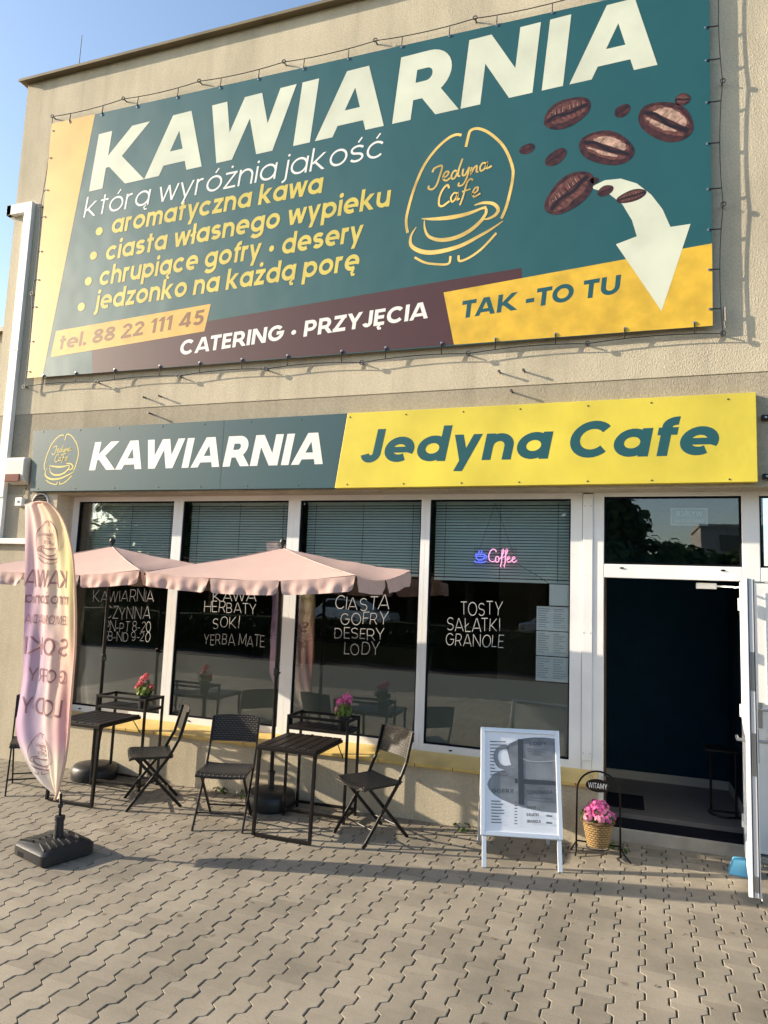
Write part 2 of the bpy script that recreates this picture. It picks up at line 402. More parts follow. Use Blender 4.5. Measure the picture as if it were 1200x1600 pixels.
BASE = {'ą': 'a', 'ć': 'c', 'ę': 'e', 'ł': 'l', 'ó': 'o', 'ś': 's', 'ż': 'z', 'Ę': 'E', 'Ł': 'L', 'Ś': 'S', 'ń': 'n'}
def glyph(c, w):
    """strokes of one letter: ('p', centre line, weight factor) or ('d', x0,y0,x1,y1) cut horizontally, or ('o', cx, cy, r)"""
    S = []; h = w / 2; X = 0.75
    P = lambda pts, k=1.0: S.append(('p', list(pts), k))
    D = lambda x0, y0, x1, y1, k=1.0: S.append(('d', x0, y0, x1, y1, k))
    dot = lambda x, y, r=None: S.append(('o', x, y, r or w * 0.62))
    V = lambda x, y0, y1: P([(x, y0), (x, y1)])
    if c in BASE:
        S, adv = glyph(BASE[c], w)
        P = lambda pts, k=1.0: S.append(('p', list(pts), k))
        top = 1.08 if c in 'Ś' else 0.86
        x = adv * 0.5
        if c in 'ćóśŚń': P([(x - 0.02, top), (x + 0.12, top + 0.2)], 0.8)
        if c == 'ż': S.append(('o', x, top + 0.12, w * 0.6))
        if c == 'ł': P([(-0.1, 0.42), (adv + 0.02, 0.62)], 0.75)
        if c == 'Ł': P([(-0.06, 0.34), (0.42, 0.62)], 0.8)
        if c in 'ąęĘ': q = adv - (0.14 if c == 'ą' else 0.25); P([(q, 0.02), (q - 0.1, -0.09), (q - 0.05, -0.19), (q + 0.09, -0.19)], 0.62)
        return S, adv
    bw = 0.8; cx, cy, rx, ry = bw / 2, X / 2, bw / 2 - h, X / 2 - h
    if c in 'oabdpqg': P(arc(cx, cy, rx, ry, 0, 360))
    if c == 'o': return S, bw
    if c == 'a': V(bw - h, 0, X); return S, bw + 0.01
    if c == 'b': V(h, 0, 1.03); return S, bw
    if c == 'd': V(bw - h, 0, 1.03); return S, bw + 0.01
    if c == 'p': V(h, -0.3, X); return S, bw
    if c == 'g': P([(bw - h, X), (bw - h, -0.02)] + arc(cx, -0.02, rx, 0.3 - h, 0, -150)); return S, bw + 0.01
    if c == 'c': P(arc(cx, cy, rx, ry, 42, 318)); return S, bw * 0.93
    if c == 'e': P(arc(cx, cy, rx, ry, -math.degrees(math.asin(min(.9, (.40 * w + .02) / ry))), 322 if w < .15 else 304)); P([(h * 0.8, cy * 0.97), (bw - h * 0.9, cy * 0.97)], 0.78); return S, bw * 0.99
    nw = 0.72; rr = nw / 2
    arch = lambda x0, wd: arc(x0 + wd / 2, X - wd / 2, wd / 2 - h, wd / 2 - h, 180, 0) + [(x0 + wd - h, 0)]
    if c == 'n': V(h, 0, X); P(arch(0, nw)); return S, nw
    if c == 'h': V(h, 0, 1.03); P(arch(0, nw)); return S, nw
    if c == 'm': k = 0.62; V(h, 0, X); P(arch(0, k)); P(arch(k - w, k)); return S, 2 * k - w
    if c == 'u': P([(h, X)] + arc(rr, rr, rr - h, rr - h, 180, 360) + [(nw - h, X)]); V(nw - h, 0, X); return S, nw
    if c == 'r': V(h, 0, X); P(arc(h + 0.22, X - 0.24, 0.22, 0.24 - h, 180, 70)); return S, 0.44
    if c in 'sS':
        T = 1.0 if c == 'S' else X; sw = 0.74 if c == 'S' else 0.62; q = (T + w) / 4
        P(arc(sw / 2, T - q, sw / 2 - h, q - h, 28, 250)[:-1] + arc(sw / 2, q, sw / 2 - h, q - h, 70, -152)); return S, sw
    if c == 't': V(0.2, 0, 0.97); P([(0, X - h * .9), (0.44, X - h * .9)], 0.9); return S, 0.44
    if c == 'f': P([(0.2, 0), (0.2, 0.78)] + arc(0.2 + 0.2, 0.78, 0.2, 0.25 - h, 180, 80)); P([(0.02, X - h * .9), (0.44, X - h * .9)], 0.9); return S, 0.44
    if c == 'i': V(h, 0, X); dot(h, X + 0.2); return S, w
    if c == 'j': P([(h, X), (h, -0.06)] + arc(h - 0.2, -0.06, 0.2, 0.22 - h, 0, -80)); dot(h, X + 0.2); return S, w
    if c == 'k': V(h, 0, 1.03); D(w * 0.9, 0.30, 0.60, X); D(w + 0.08, 0.42, 0.64, 0); return S, 0.76
    if c == 'l': V(h, 0, 1.03); return S, w
    if c == 'w': a = .5 * w * 1.1; D(a, X, .30, 0); D(.30, 0, .54, X); D(.54, X, .78, 0); D(.78, 0, 1.08 - a, X); return S, 1.08
    if c in 'vy':
        a = .5 * w * 1.15; D(a, X, .38, 0)
        if c == 'y': D(.74 - a, X, .38 - (.36 - a) * 0.42, -0.3)
        else: D(.38, 0, .74 - a, X)
        return S, .74
    if c == 'z': P([(0.02, X - h), (.6, X - h)]); P([(0, h), (.6, h)]); D(.6 - w * .62, X - w * .6, w * .62, w * .6); return S, .6
    # capitals
    a = h * 1.12
    if c == 'I': V(h, 0, 1); return S, w
    if c == 'K': V(h, 0, 1); D(w * .95, .36, .80, 1); D(w + .10, .50, .86, 0); return S, .96
    if c == 'A': D(a, 0, .49, 1); D(.55, 1, 1.04 - a, 0); P([(.24, .27), (.80, .27)], .85); return S, 1.04
    if c == 'W': D(a, 1, .38, 0); D(.38, 0, .70, 1); D(.72, 1, 1.04, 0); D(1.04, 0, 1.42 - a, 1); return S, 1.42
    if c == 'M': V(h, 0, 1); V(1.05 - h, 0, 1); D(a, 1, .525, .12); D(.525, .12, 1.05 - a, 1); return S, 1.05
    if c == 'N': V(h, 0, 1); V(.92 - h, 0, 1); D(a, 1, .92 - a, 0); return S, .92
    if c == 'R' or c == 'P':
        m_ = .42; P([(h, 1 - h), (.40, 1 - h)] + arc(.40, (1 - h + m_) / 2, .34 - h, (1 - h - m_) / 2, 90, -90) + [(h, m_)]); V(h, 0, 1)
        if c == 'R': D(.44, m_, .78 - h * .2, 0)
        return S, (.82 if c == 'R' else .76)
    if c == 'B':
        P([(h, 1 - h), (.38, 1 - h)] + arc(.38, .735 - h / 4, .30 - h, .255 - h / 1.5, 90, -90) + [(h, .5)]); P([(h, .5), (.42, .5)] + arc(.42, .25 + h / 2, .32 - h, .25 - h / 2, 90, -90) + [(h, h)]); V(h, 0, 1); return S, .76
    if c == 'D': P([(h, 1 - h), (.38, 1 - h)] + arc(.38, .5, .48 - h, .5 - h, 90, -90) + [(h, h)]); V(h, 0, 1); return S, .88
    if c in 'OQ': P(arc(.5, .5, .5 - h, .5 - h, 0, 360)); return S, 1.0
    if c == 'C': P(arc(.5, .5, .5 - h, .5 - h, 42, 318)); return S, .92
    if c == 'G': P(arc(.5, .5, .5 - h, .5 - h, 42, 360) + [(.54, .5)]); return S, .98
    if c == 'J': P([(.55 - h, 1), (.55 - h, .28)] + arc(.55 / 2, .28, .55 / 2 - h, .28 - h, 0, -170)); return S, .55
    if c == 'L': V(h, 0, 1); P([(h, h), (.58, h)]); return S, .58
    if c == 'E': V(h, 0, 1); [P([(h, y), (x, y)], .95) for y, x in ((h, .60), (.5, .56), (1 - h, .60))]; return S, .62
    if c == 'F': V(h, 0, 1); [P([(h, y), (x, y)], .95) for y, x in ((.48, .54), (1 - h, .60))]; return S, .58
    if c == 'H': V(h, 0, 1); V(.88 - h, 0, 1); P([(h, .5), (.88 - h, .5)]); return S, .88
    if c == 'T': V(.36, 0, 1); P([(0, 1 - h), (.72, 1 - h)]); return S, .72
    if c == 'U': P([(h, 1), (h, .42)] + arc(.43, .42, .43 - h, .42 - h, 180, 360) + [(.86 - h, 1)]); return S, .86
    if c == 'Y': D(a, 1, .44, .42); D(.88 - a, 1, .44, .42); V(.44, 0, .46); return S, .88
    if c == 'Z': P([(.02, 1 - h), (.74, 1 - h)]); P([(0, h), (.74, h)]); D(.74 - w * .62, 1 - w * .6, w * .62, w * .6); return S, .74
    # figures
    if c == '0': P(arc(.38, .5, .38 - h, .5 - h, 0, 360)); return S, .76
    if c == '1': V(.36 - h, 0, 1); D(.06, .74, .36 - h, .98); return S, .40
    if c == '2': P(arc(.34, 1 - .33, .34 - h, .33 - h, 165, -15)); D(w * .6, w * .6, .62 - h, .60); P([(0, h), (.68, h)]); return S, .70
    if c == '4': V(.56, 0, 1); P([(0, .25), (.76, .25)], .9); D(w * .5, .25, .50, 1); return S, .76
    if c == '5': P([(.64, 1 - h), (.14, 1 - h)]); D(.08 + h, .52, .14 + h, 1); P([(.06 + h, .50)] + arc(.34, .34, .34 - h, .34 - h, 125, -150)); return S, .70
    if c == '8': P(arc(.36, .28, .36 - h, .28 - h, 0, 360)); P(arc(.36, .75, .32 - h, .25 - h, 0, 360)); return S, .72
    if c == '9': P(arc(.36, 1 - .34, .36 - h, .34 - h, 0, 360)); P([(.72 - h, .64)] + arc(.36, .36, .36 - h, .36 - h, 0, -130)); return S, .72
    if c == '-': P([(0, .40), (.40, .40)]); return S, .40
    if c == '.': dot(h, h * 1.2); return S, w
    if c == '•': dot(.2, .38, .15); return S, .40
    return [], .30

def ribbon(mb, pts, hw, fn, dep):
    q = [pts[0]]
    for p in pts[1:]:
        if abs(p[0] - q[-1][0]) + abs(p[1] - q[-1][1]) > 1e-6: q.append(p)
    n = len(q)
    if n < 2: return
    closed = abs(q[0][0] - q[-1][0]) + abs(q[0][1] - q[-1][1]) < 1e-5
    if closed: q = q[:-1]; n -= 1
    L, Rr = [], []
    for i in range(n):
        a = q[i - 1] if (i > 0 or closed) else None; b = q[(i + 1) % n] if (i < n - 1 or closed) else None
        def nrm(u, v):
            dx, dy = v[0] - u[0], v[1] - u[1]; d = math.hypot(dx, dy); return (-dy / d, dx / d)
        if a is None: nx, ny = nrm(q[i], b); k = 1
        elif b is None: nx, ny = nrm(a, q[i]); k = 1
        else:
            n1, n2 = nrm(a, q[i]), nrm(q[i], b); nx, ny = n1[0] + n2[0], n1[1] + n2[1]; d = math.hypot(nx, ny) or 1
            nx, ny = nx / d, ny / d; k = min(2.0, 1 / max(0.35, nx * n1[0] + ny * n1[1]))
        hh = hw[i] if isinstance(hw, list) else hw
        L.append((q[i][0] + nx * hh * k, q[i][1] + ny * hh * k)); Rr.append((q[i][0] - nx * hh * k, q[i][1] - ny * hh * k))
    v = [fn(x, y, dep) for x, y in L] + [fn(x, y, dep) for x, y in Rr]
    f = [(i, n + i, n + (i + 1) % n, (i + 1) % n) for i in range(n if closed else n - 1)]
    mb.add(v, f)

KERN = {'AW': -.13, 'WA': -.13, 'KA': -.05, 'TA': -.12, 'AK': -.02, 'TO': -.06, 'WI': -.04, 'IA': -.05, 'AR': -.01, 'AT': -.12, 'LO': -.05, 'LA': 0, 'RY': -.05, 'DY': -.06, 'TY': -.04, 'YN': -.05, 'ZY': -.04, 'RZ': -.02, 'YJ': -.05, 'PA': -.08, 'FR': .0, 'Jo': -.03, 'ka': -.03, 'aw': -.05, 'wa': -.05, 'wy': -.06, 'ry': -.07, 'yc': -.05, 'fr': -.04}
def write(mb, s, fn, x0, x1, y0, ht, w=0.2, slant=0.0, gap=0.11, jitter=0.0, y1=None, step=0.00012, mirror=False):
    """lays text along x0..x1 (in the plane of fn) with cap height ht"""
    gs = []; x = 0; prev = ''; wi = 0
    for c in s:
        if c == ' ': x += 0.34; prev = ''; wi += 1; continue
        S, adv = glyph(c, w); x += KERN.get(prev + c, 0); gs.append((x, S, wi)); x += adv + gap; prev = c
    tot = x - gap
    sx = (x1 - x0) / tot; y1 = y0 if y1 is None else y1
    target = mb
    for gx, S, wi in gs:
        mb = target[wi] if isinstance(target, list) else target
        jy = random.uniform(-1, 1) * jitter; jr = random.uniform(-1, 1) * jitter * 1.2; js = 1 + random.uniform(-1, 1) * jitter
        def T(p):
            px, py = p[0] * js, p[1] * js + jy
            X_ = gx + px + py * (slant + jr); t = X_ / tot
            return (x0 + X_ * sx, (y0 + (y1 - y0) * t) + py * ht)
        dep = 0
        sq = (abs(sx) + ht) / 2
        for st in S:
            if st[0] == 'p':
                # widen in unscaled space then map
                def f2(a, b, d): t = T((a, b)); return fn(t[0], t[1], d)
                pts = st[1]
                if len(pts) == 2 and step < 0:
                    pts = [tuple(pts[0][k] + (pts[1][k] - pts[0][k]) * i / 4 for k in (0, 1)) for i in range(5)]
                ribbon(mb, pts, w / 2 * st[2], f2, dep * abs(step))
            elif st[0] == 'd':
                _, a0, b0, a1, b1, k = st
                hx = w / 2 * k * math.sqrt(1 + ((a1 - a0) / (b1 - b0)) ** 2) * 0.97
                m_ = 5 if step < 0 else 1
                pl = [(a0 + (a1 - a0) * i / m_, b0 + (b1 - b0) * i / m_) for i in range(m_ + 1)]
                vv = [fn(*T((a - hx, b)), dep * abs(step)) for a, b in pl] + [fn(*T((a + hx, b)), dep * abs(step)) for a, b in pl]
                mb.add(vv, [(i, m_ + 1 + i, m_ + 2 + i, i + 1) for i in range(m_)])
            else:
                _, a, b, r = st
                mb.add([fn(*T((a + r * math.cos(t), b + r * math.sin(t))), dep * abs(step)) for t in [2 * math.pi * i / 14 for i in range(14)]], [tuple(range(14))])
            dep += 1

def words(s, fn, x0, x1, y0, ht, name, m, parent, local=False, **k):
    ws = s.split(' '); ms = [LMB() if local else MB() for _ in ws]
    write(ms, s, fn, x0, x1, y0, ht, **k)
    for w_, b in zip(ws, ms):
        o = b.build(name if w_ != '•' else 'bullet_dot', m, parent)
        if w_ != '•': o['label'] = 'word reading ' + w_

def wallfn(Y):
    return lambda x, z, d=0.0: (x, Y - d, z)

# ------------------------------------------------------------------ ground
def make_pavers():
    mb = MB(); W, P, a, g = 0.147, 0.184, 0.0165, 0.0041
    th = math.atan(0.030); ct, st = math.cos(th), math.sin(th)
    rnd = random.Random(3)
    out = [(W / 2 + a - g, -P / 2 + .0004), (W / 2 + a - g, -.055 - g * .5), (W / 2 - a - g, -.031 - g * .5), (W / 2 - a - g, .031 + g * .5), (W / 2 + a - g, .055 + g * .5), (W / 2 + a - g, P / 2 - .0004)]
    out = out + [(-x, y) for x, y in reversed(out)]
    n = len(out)
    for i in range(-72, 40):
        for j in range(-36, 14):
            cx, cy = (i + .5) * W, (j + (0.5 if i % 2 else 0.0)) * P
            wx, wy = .25 + cx * ct + cy * st, -1.5 - cx * st + cy * ct
            if wx < -9.6 or wx > 4.6 or wy > .36 or wy < -6.9: continue
            dz = rnd.uniform(-.0012, .0012); tx, ty = rnd.uniform(-.008, .008), rnd.uniform(-.005, .005)
            v = []
            for k, (s, z) in enumerate(((1, -.03), (1, -.0035), (0, 0))):
                for x, y in out:
                    if s == 0: x, y = x - math.copysign(.0038, x), y * (1 - .0008 / (P / 2))
                    v.append((wx + x * ct + y * st, wy - x * st + y * ct, z + dz + x * tx + y * ty))
            mb.add(v, [(r * n + q, r * n + (q + 1) % n, (r + 1) * n + (q + 1) % n, (r + 1) * n + q) for r in (0, 1) for q in range(n)] + [tuple(range(2 * n, 3 * n))])
    return structure(mb.build('pavement', M['paver']))
make_pavers()
structure(MB().add([(-300, -300, -.014), (300, -300, -.014), (300, 300, -.014), (-300, 300, -.014)], [(0, 1, 2, 3)]).build('ground', M['sand']))
structure(MB().add([(-80, -16.5, -.010), (80, -16.5, -.010), (80, -6.9, -.010), (-80, -6.9, -.010)], [(0, 1, 2, 3)]).build('car_park', M['asphalt']))
structure(MB().add([(-120, -30, -.008), (120, -30, -.008), (120, -23.5, -.008), (-120, -23.5, -.008)], [(0, 1, 2, 3)]).build('road', M['asphalt']))
structure(MB().add([(-120, -23.5, .03), (120, -23.5, .03), (120, -16.5, .03), (-120, -16.5, .03)], [(0, 1, 2, 3)]).build('grass_verge', M['grass']))
structure(MB().add([(-160, -120, .02), (160, -120, .02), (160, -30, .02), (-160, -30, .02)], [(0, 1, 2, 3)]).build('lawn', M['grass']))
tag(MB().box(-80, 80, -16.65, -16.5, -.014, .11).build('kerb', M['concrete'], bevel=.02), 'long concrete kerb between the car park and the grass verge', 'kerb')

# ------------------------------------------------------------------ the cafe building
B = thing('cafe_building', 'two-storey rendered building with the large billboard and the row of shop windows', 'building')
XL, XR = -7.113, 7.0
WY = 0.25                                   # front of the window frames
ZS = 2.94                                   # soffit
MB().box(XL, XR, 0, .30, 3.89, 8.17).build('upper_wall', M['plaster'], B)
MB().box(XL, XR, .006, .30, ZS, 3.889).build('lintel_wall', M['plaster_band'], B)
MB().box(XL, -6.05, .002, .9, -.2, ZS).build('pier', M['plaster_low'], B)
MB().box(-6.049, -.205, .002, .30, -.2, .47).build('plinth_wall', M['plaster_low'], B)
MB().box(2.1, XR, .002, .30, -.2, ZS).build('pier', M['plaster_low'], B)
MB().box(XL + .001, XL + .3, .301, 9, ZS, 8.17).build('side_wall', M['plaster'], B)
MB().box(-14.5, XL - .004, .30, 9, -.2, 5.05).build('side_wing', M['plaster_low'], B)
MB().box(-14.6, XL - .004, .22, 9.1, 5.051, 5.11).build('wing_coping', M['coping'], B)
MB().box(XL + .3, XR, .301, 9, 7.9, 8.12).build('roof_slab', M['concrete'], B)
cop = MB()
cop.prism([(-.085, 8.197), (-.088, 8.160), (-.080, 8.160), (-.076, 8.172), (.40, 8.172), (.40, 8.205), (-.078, 8.199)], lambda y, z, x: (x, y, z), XL - .07, XR)
cop.build('coping', M['coping'], B)
sill = MB().prism([(-.03, .49), (.26, .545), (.26, .515), (.0, .462), (-.03, .462)], lambda y, z, x: (x, y, z), -6.048, -.206).build('window_sill', M['sill'], B, bevel=.004)
for k in range(17):
    xx = -5.9 + k * .345
    MB().box(xx, xx + .006, -.0315, -.0305, .463, .491).build('sill_joint', M['wood'], sill)
# dark side of the opening by the door, the step
MB().box(-.17, .97, .245, .27, -.05, .10).build('door_step', M['concrete'], B, bevel=.006)
MB().box(-.17, .97, .271, .52, -.05, .112).build('step_mat', M['rubber'], B)
MB().box(.975, 2.1, .22, .5, -.05, .03).build('door_step', M['concrete'], B)
# hall behind the door
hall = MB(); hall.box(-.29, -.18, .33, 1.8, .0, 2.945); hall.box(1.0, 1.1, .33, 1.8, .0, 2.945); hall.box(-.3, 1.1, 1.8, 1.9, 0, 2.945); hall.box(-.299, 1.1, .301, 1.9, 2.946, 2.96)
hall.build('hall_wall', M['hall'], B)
MB().box(-.29, 1.0, .521, 1.8, -.05, .15).build('hall_floor', M['hallfloor'], B)
sk = MB(); sk.box(-.18, 1.0, 1.785, 1.799, .151, .235); sk.box(.987, .999, .55, 1.784, .151, .235)
sk.build('skirting_board', M['skirt'], B)
# dining room behind the windows
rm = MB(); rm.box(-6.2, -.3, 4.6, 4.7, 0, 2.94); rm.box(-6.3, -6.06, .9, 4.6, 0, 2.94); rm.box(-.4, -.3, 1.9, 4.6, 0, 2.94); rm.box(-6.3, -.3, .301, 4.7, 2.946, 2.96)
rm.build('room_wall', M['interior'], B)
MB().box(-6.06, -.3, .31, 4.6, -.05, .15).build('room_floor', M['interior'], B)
MB().box(-1.45, -.88, 2.4, 2.5, .15, 2.6).build('room_partition', M['interior_brown'], B)
MB().box(-.41, -.301, .34, 1.9, .15, 2.92).build('room_side_wall', mat('pale_room_wall', (0.5, 0.52, 0.48), 0.8), B)
MB().box(-4.9, -2.4, 2.9, 3.5, .15, 1.25).build('serving_counter', M['interior_brown'], B)

# windows
GX = [(-5.968, -4.67), (-4.551, -3.278), (-3.14, -1.851), (-1.762, -.455)]
FX = [-6.048, -4.611, -3.209, -1.807, -.352]
GZ0, GZ1, FILM = .607, 2.887, 1.243
WR = [[('KAWIARNIA', -5.68, -4.86, 1.752, .127, 1.79), ('CZYNNA', -5.50, -4.89, 1.567, .14, 1.59), ('PN-PT 8-20', -5.49, -4.875, 1.428, .112, 1.45), ('SB-ND 9-20', -5.50, -4.88, 1.333, .10, 1.348)],
      [('KAWA', -4.12, -3.61, 1.828, .108, 1.842), ('HERBATY', -4.22, -3.59, 1.70, .112, 1.715), ('SOKI', -4.10, -3.79, 1.535, .12, 1.56), ('YERBA MATE', -4.20, -3.48, 1.366, .115, 1.38)],
      [('CIASTA', -2.72, -2.16, 1.79, .13, 1.815), ('GOFRY', -2.65, -2.165, 1.65, .118, 1.675), ('DESERY', -2.71, -2.19, 1.51, .105, 1.525), ('LODY', -2.60, -2.235, 1.357, .12, 1.375)],
      [('TOSTY', -1.443, -1.06, 1.80, .125, 1.815), ('SAŁATKI', -1.572, -1.075, 1.645, .12, 1.672), ('GRANOLE', -1.58, -1.044, 1.51, .112, 1.522)]]
WL = ['window with the opening hours, behind the feather flag', 'window reading kawa, herbaty, soki', 'window reading ciasta, gofry', 'window with the neon sign and menu sheets']
WG = wallfn(WY + .028)
for k in range(4):
    x0, x1 = GX[k]; a, b = FX[k], FX[k + 1]
    fr = MB()
    y0, y1 = WY, WY + .075
    fr.box(a, x0, y0, y1, .53, 2.944); fr.box(x1, b - .0015, y0, y1, .53, 2.944)
    fr.box(x0, x1, y0, y1, .53, GZ0); fr.box(x0, x1, y0, y1, GZ1, 2.944)
    w_ = fr.build('window', M['pvc'], B); w_['label'] = WL[k]
    # glazing bead
    gb = MB()
    for p, q, r_, s in ((x0, x0 + .012, GZ0, GZ1), (x1 - .012, x1, GZ0, GZ1), (x0 + .012, x1 - .012, GZ0, GZ0 + .012), (x0 + .012, x1 - .012, GZ1 - .012, GZ1)):
        gb.box(p, q, y0 + .012, y1 - .01, r_, s)
    gb.build('gasket', M['rubber'], w_)
    for xx in ((x0 * .8 + x1 * .2), (x0 * .2 + x1 * .8)): MB().lathe([(0, -.001), (.007, -.002), (.007, -.006), (0, -.006)], (xx, WY, .572), 8, 'y', 2.6).build('drain_cap', M['rubber'], w_)
    MB().box(x0 + .012, x1 - .012, WY + .03, WY + .036, GZ0 + .012, GZ1 - .012).build('pane', M['glass'], w_)
    MB().box(x0 + .014, x1 - .014, WY + .040, WY + .042, GZ0 + .014, FILM).build('frosted_film', M['film'], w_)
    for s, p, q, z, h, z2 in WR[k]:
        words(s, WG, p, q, z, h, 'hand_lettering', M['chalk'], w_, w=.062, gap=.18, jitter=.08, y1=z2, step=.0004)
cv = MB().box(-.3495, -.2635, WY - .012, WY + .07, .62, 2.93)
cv = cv.build('cover_strip', M['pvc'], B, bevel=.004)
for z in (.68, 2.82, 1.7):
    for xx in (-.335, -.278): MB().lathe([(0, -.0125), (.004, -.0125), (.004, -.015), (0, -.015)], (xx, WY, z), 6, 'y').build('screw', M['darksteel'], cv)
# door surround with its fanlights
ds = MB(); y0, y1 = WY, WY + .075
ds.box(-.3495, -.2635, y0, y1, .47, .619)
ds.box(-.2625, -.169, y0 - .001, y1, .02, 2.944)
ds.box(.926, 1.06, y0 - .001, y1, 2.19, 2.944); ds.box(-.169, .926, y0, y1, 2.19, 2.308); ds.box(1.06, 1.96, y0, y1, 2.19, 2.306)
ds.box(-.169, .926, y0, y1, 2.904, 2.944); ds.box(1.06, 1.96, y0, y1, 2.902, 2.944); ds.box(1.96, 2.099, y0 - .001, y1, .02, 2.944)
ds.box(.930, .985, y0, y1, .03, 2.19)
dsr = ds.build('door_surround', M['pvc'], B, bevel=.005)
MB().box(-.168, -.150, WY + .076, WY + .10, .1, 2.19).build('door_jamb', M['wood'], dsr)
for a, b in ((-.169, .926), (1.06, 1.96)):
    fl = MB()
    for p, q, r_, s in ((a, a + .014, 2.308, 2.904), (b - .014, b, 2.308, 2.904), (a + .014, b - .014, 2.308, 2.322), (a + .014, b - .014, 2.89, 2.904)): fl.box(p, q, y0 + .01, y1 - .01, r_, s)
    f = fl.build('fanlight', M['rubber'], B)
    MB().box(a + .014, b - .014, WY + .03, WY + .036, 2.322, 2.89).build('pane', M['glass'], f)
for xx in (-.02, .78): MB().lathe([(0, -.001), (.008, -.002), (.008, -.007), (0, -.007)], (xx, WY, 2.275), 8, 'y', 2.4).build('drain_cap', M['rubber'], dsr)
# a closed white leaf at the right
cd = MB().box(.99, 1.96, WY + .012, WY + .07, .05, 2.185)
cd = cd.build('closed_door', M['pvc'], B, bevel=.006)
pn = MB().box(1.085, 1.85, WY + .006, WY + .0115, .20, 2.10).build('door_panel', M['pvc'], cd, bevel=.004)
hd = MB(); hd.box(1.02, 1.05, WY - .005, WY + .0115, 1.02, 1.22); hd.tube([(1.035, WY - .005, 1.17), (1.035, WY - .06, 1.17), (1.15, WY - .06, 1.17)], .011, 8)
hd.build('handle', M['steel'], cd, smooth=False)
for z in (1.05, 1.25, 1.62): MB().lathe([(0, -.02), (.022, -.018), (.024, -.006), (.024, .0)], (1.14, WY + .0055, z), 12, 'y').build('lock_rose', M['darksteel'], cd)
for z0, z1 in ((1.55, 1.63), (1.1, 1.17)): MB().box(.965, .98, WY - .012, WY - .002, z0, z1).build('strike_plate', M['darksteel'], dsr)
# the open leaf
DL = thing('open_door', 'white glazed door leaf standing open at a right angle to the facade', 'door', (.925, .205, 0), math.atan2(-1.0, -.105))
ln, th = 1.0, .062
o = LMB(); o.box(0, .11, -th / 2, th / 2, .085, 2.18); o.box(ln - .11, ln, -th / 2, th / 2, .085, 2.18)
o.box(.11, ln - .11, -th / 2, th / 2, .085, .24); o.box(.11, ln - .11, -th / 2, th / 2, 2.06, 2.18); o.box(.11, ln - .11, -th / 2, th / 2, .98, 1.10)
o.box(ln + .0005, ln + .012, -th / 2 - .012, -th / 2 + .016, .085, 2.19); o.box(.0, ln, th / 2 + .0005, th / 2 + .008, .07, .085)
leaf = o.build('leaf', M['pvc'], DL, bevel=.004)
g_ = LMB(); g_.box(.111, ln - .111, -.006, .006, .241, .979); g_.box(.111, ln - .111, -.006, .006, 1.101, 2.059)
g_.build('pane', M['glass'], leaf)
for z0, z1 in ((1.42, 1.68), (.86, 1.14), (.12, .22)):
    lp = LMB(); lp.box(ln + .0006, ln + .004, -.006, .016, z0, z1); lp.build('lock_plate', M['steel'], leaf)
for ya, yb in ((-.0155, -.0095), (.0185, .0235)):
    gs_ = LMB(); gs_.box(ln + .0004, ln + .0022, ya, yb, .09, 2.175); gs_.build('edge_gasket', M['rubber'], leaf)
gs_ = LMB(); gs_.box(ln + .0004, ln + .0012, -.0092, .0182, .09, 2.175); gs_.build('edge_channel', M['alu'], leaf)
for s in (-1, 1):
    h_ = LMB(); h_.box(ln - .075, ln - .045, s * (th / 2 + .001), s * (th / 2 + .008), .94, 1.16)
    h_.tube([(ln - .06, s * (th / 2 + .008), 1.08), (ln - .06, s * (th / 2 + .06), 1.08), (ln - .18, s * (th / 2 + .062), 1.08)], .011, 8)
    h_.build('handle', M['steel'], leaf)
for z in (.3, 1.15, 2.0):
    hg = LMB(); hg.lathe([(.0, -.05), (.014, -.05), (.014, .05), (0, .05)], (-.006, -th / 2, z), 10); hg.build('hinge', M['pvc'], leaf)
cl = thing('door_closer', 'white hydraulic door closer with its arm at the top of the open doorway', 'door closer', (.7, .35, 2.15))
MB().box(.58, .74, .33, .37, 2.12, 2.17).build('closer_body', M['pvc'], cl, bevel=.006)
ar = MB(); ar.bar((.74, .33, 2.145), (.86, .22, 2.14), .02, .012); ar.bar((.86, .22, 2.135), (.90, .12, 2.14), .02, .012)
ar.build('closer_arm', M['pvc'], cl)

# blinds
for k in range(4):
    x0, x1 = GX[k][0] + .02, GX[k][1] - .02
    zb = [2.11, 2.12, 2.16, 2.135][k]
    t = thing('venetian_blind', ['grey-green venetian blind behind the window with the opening hours', 'grey-green venetian blind behind the window reading kawa and herbaty', 'grey-green venetian blind behind the window reading ciasta', 'grey-green venetian blind with the neon sign hanging in front of it'][k], 'blind', ((x0 + x1) / 2, .40, zb), 0, 'venetian blinds in the shop windows')
    sl = MB(); z = 2.86; n_ = 0
    while z > zb + .03:
        j = random.uniform(-.0012, .0012)
        sl.add([(x0, .391, z - .0115 + j), (x1, .391, z - .0115 - j), (x1, .396, z + .001 - j), (x0, .396, z + .001 + j), (x1, .405, z + .0105), (x0, .405, z + .0105)], [(0, 1, 2, 3), (3, 2, 4, 5)])
        z -= .0275
    sl.build('slats', M['blind'], t)
    MB().box(x0, x1, .385, .415, zb - .012, zb + .016).build('bottom_rail', M['blind'], t, bevel=.003)
    for f_ in (.08, .5, .92): xx = x0 + (x1 - x0) * f_; MB().tube([(xx, .382, zb), (xx, .382, 2.88)], .0022, 5).build('cord', M['darkink'], t)
    MB().box(x0, x1, .38, .42, 2.868, 2.90).build('head_rail', M['blind'], t)

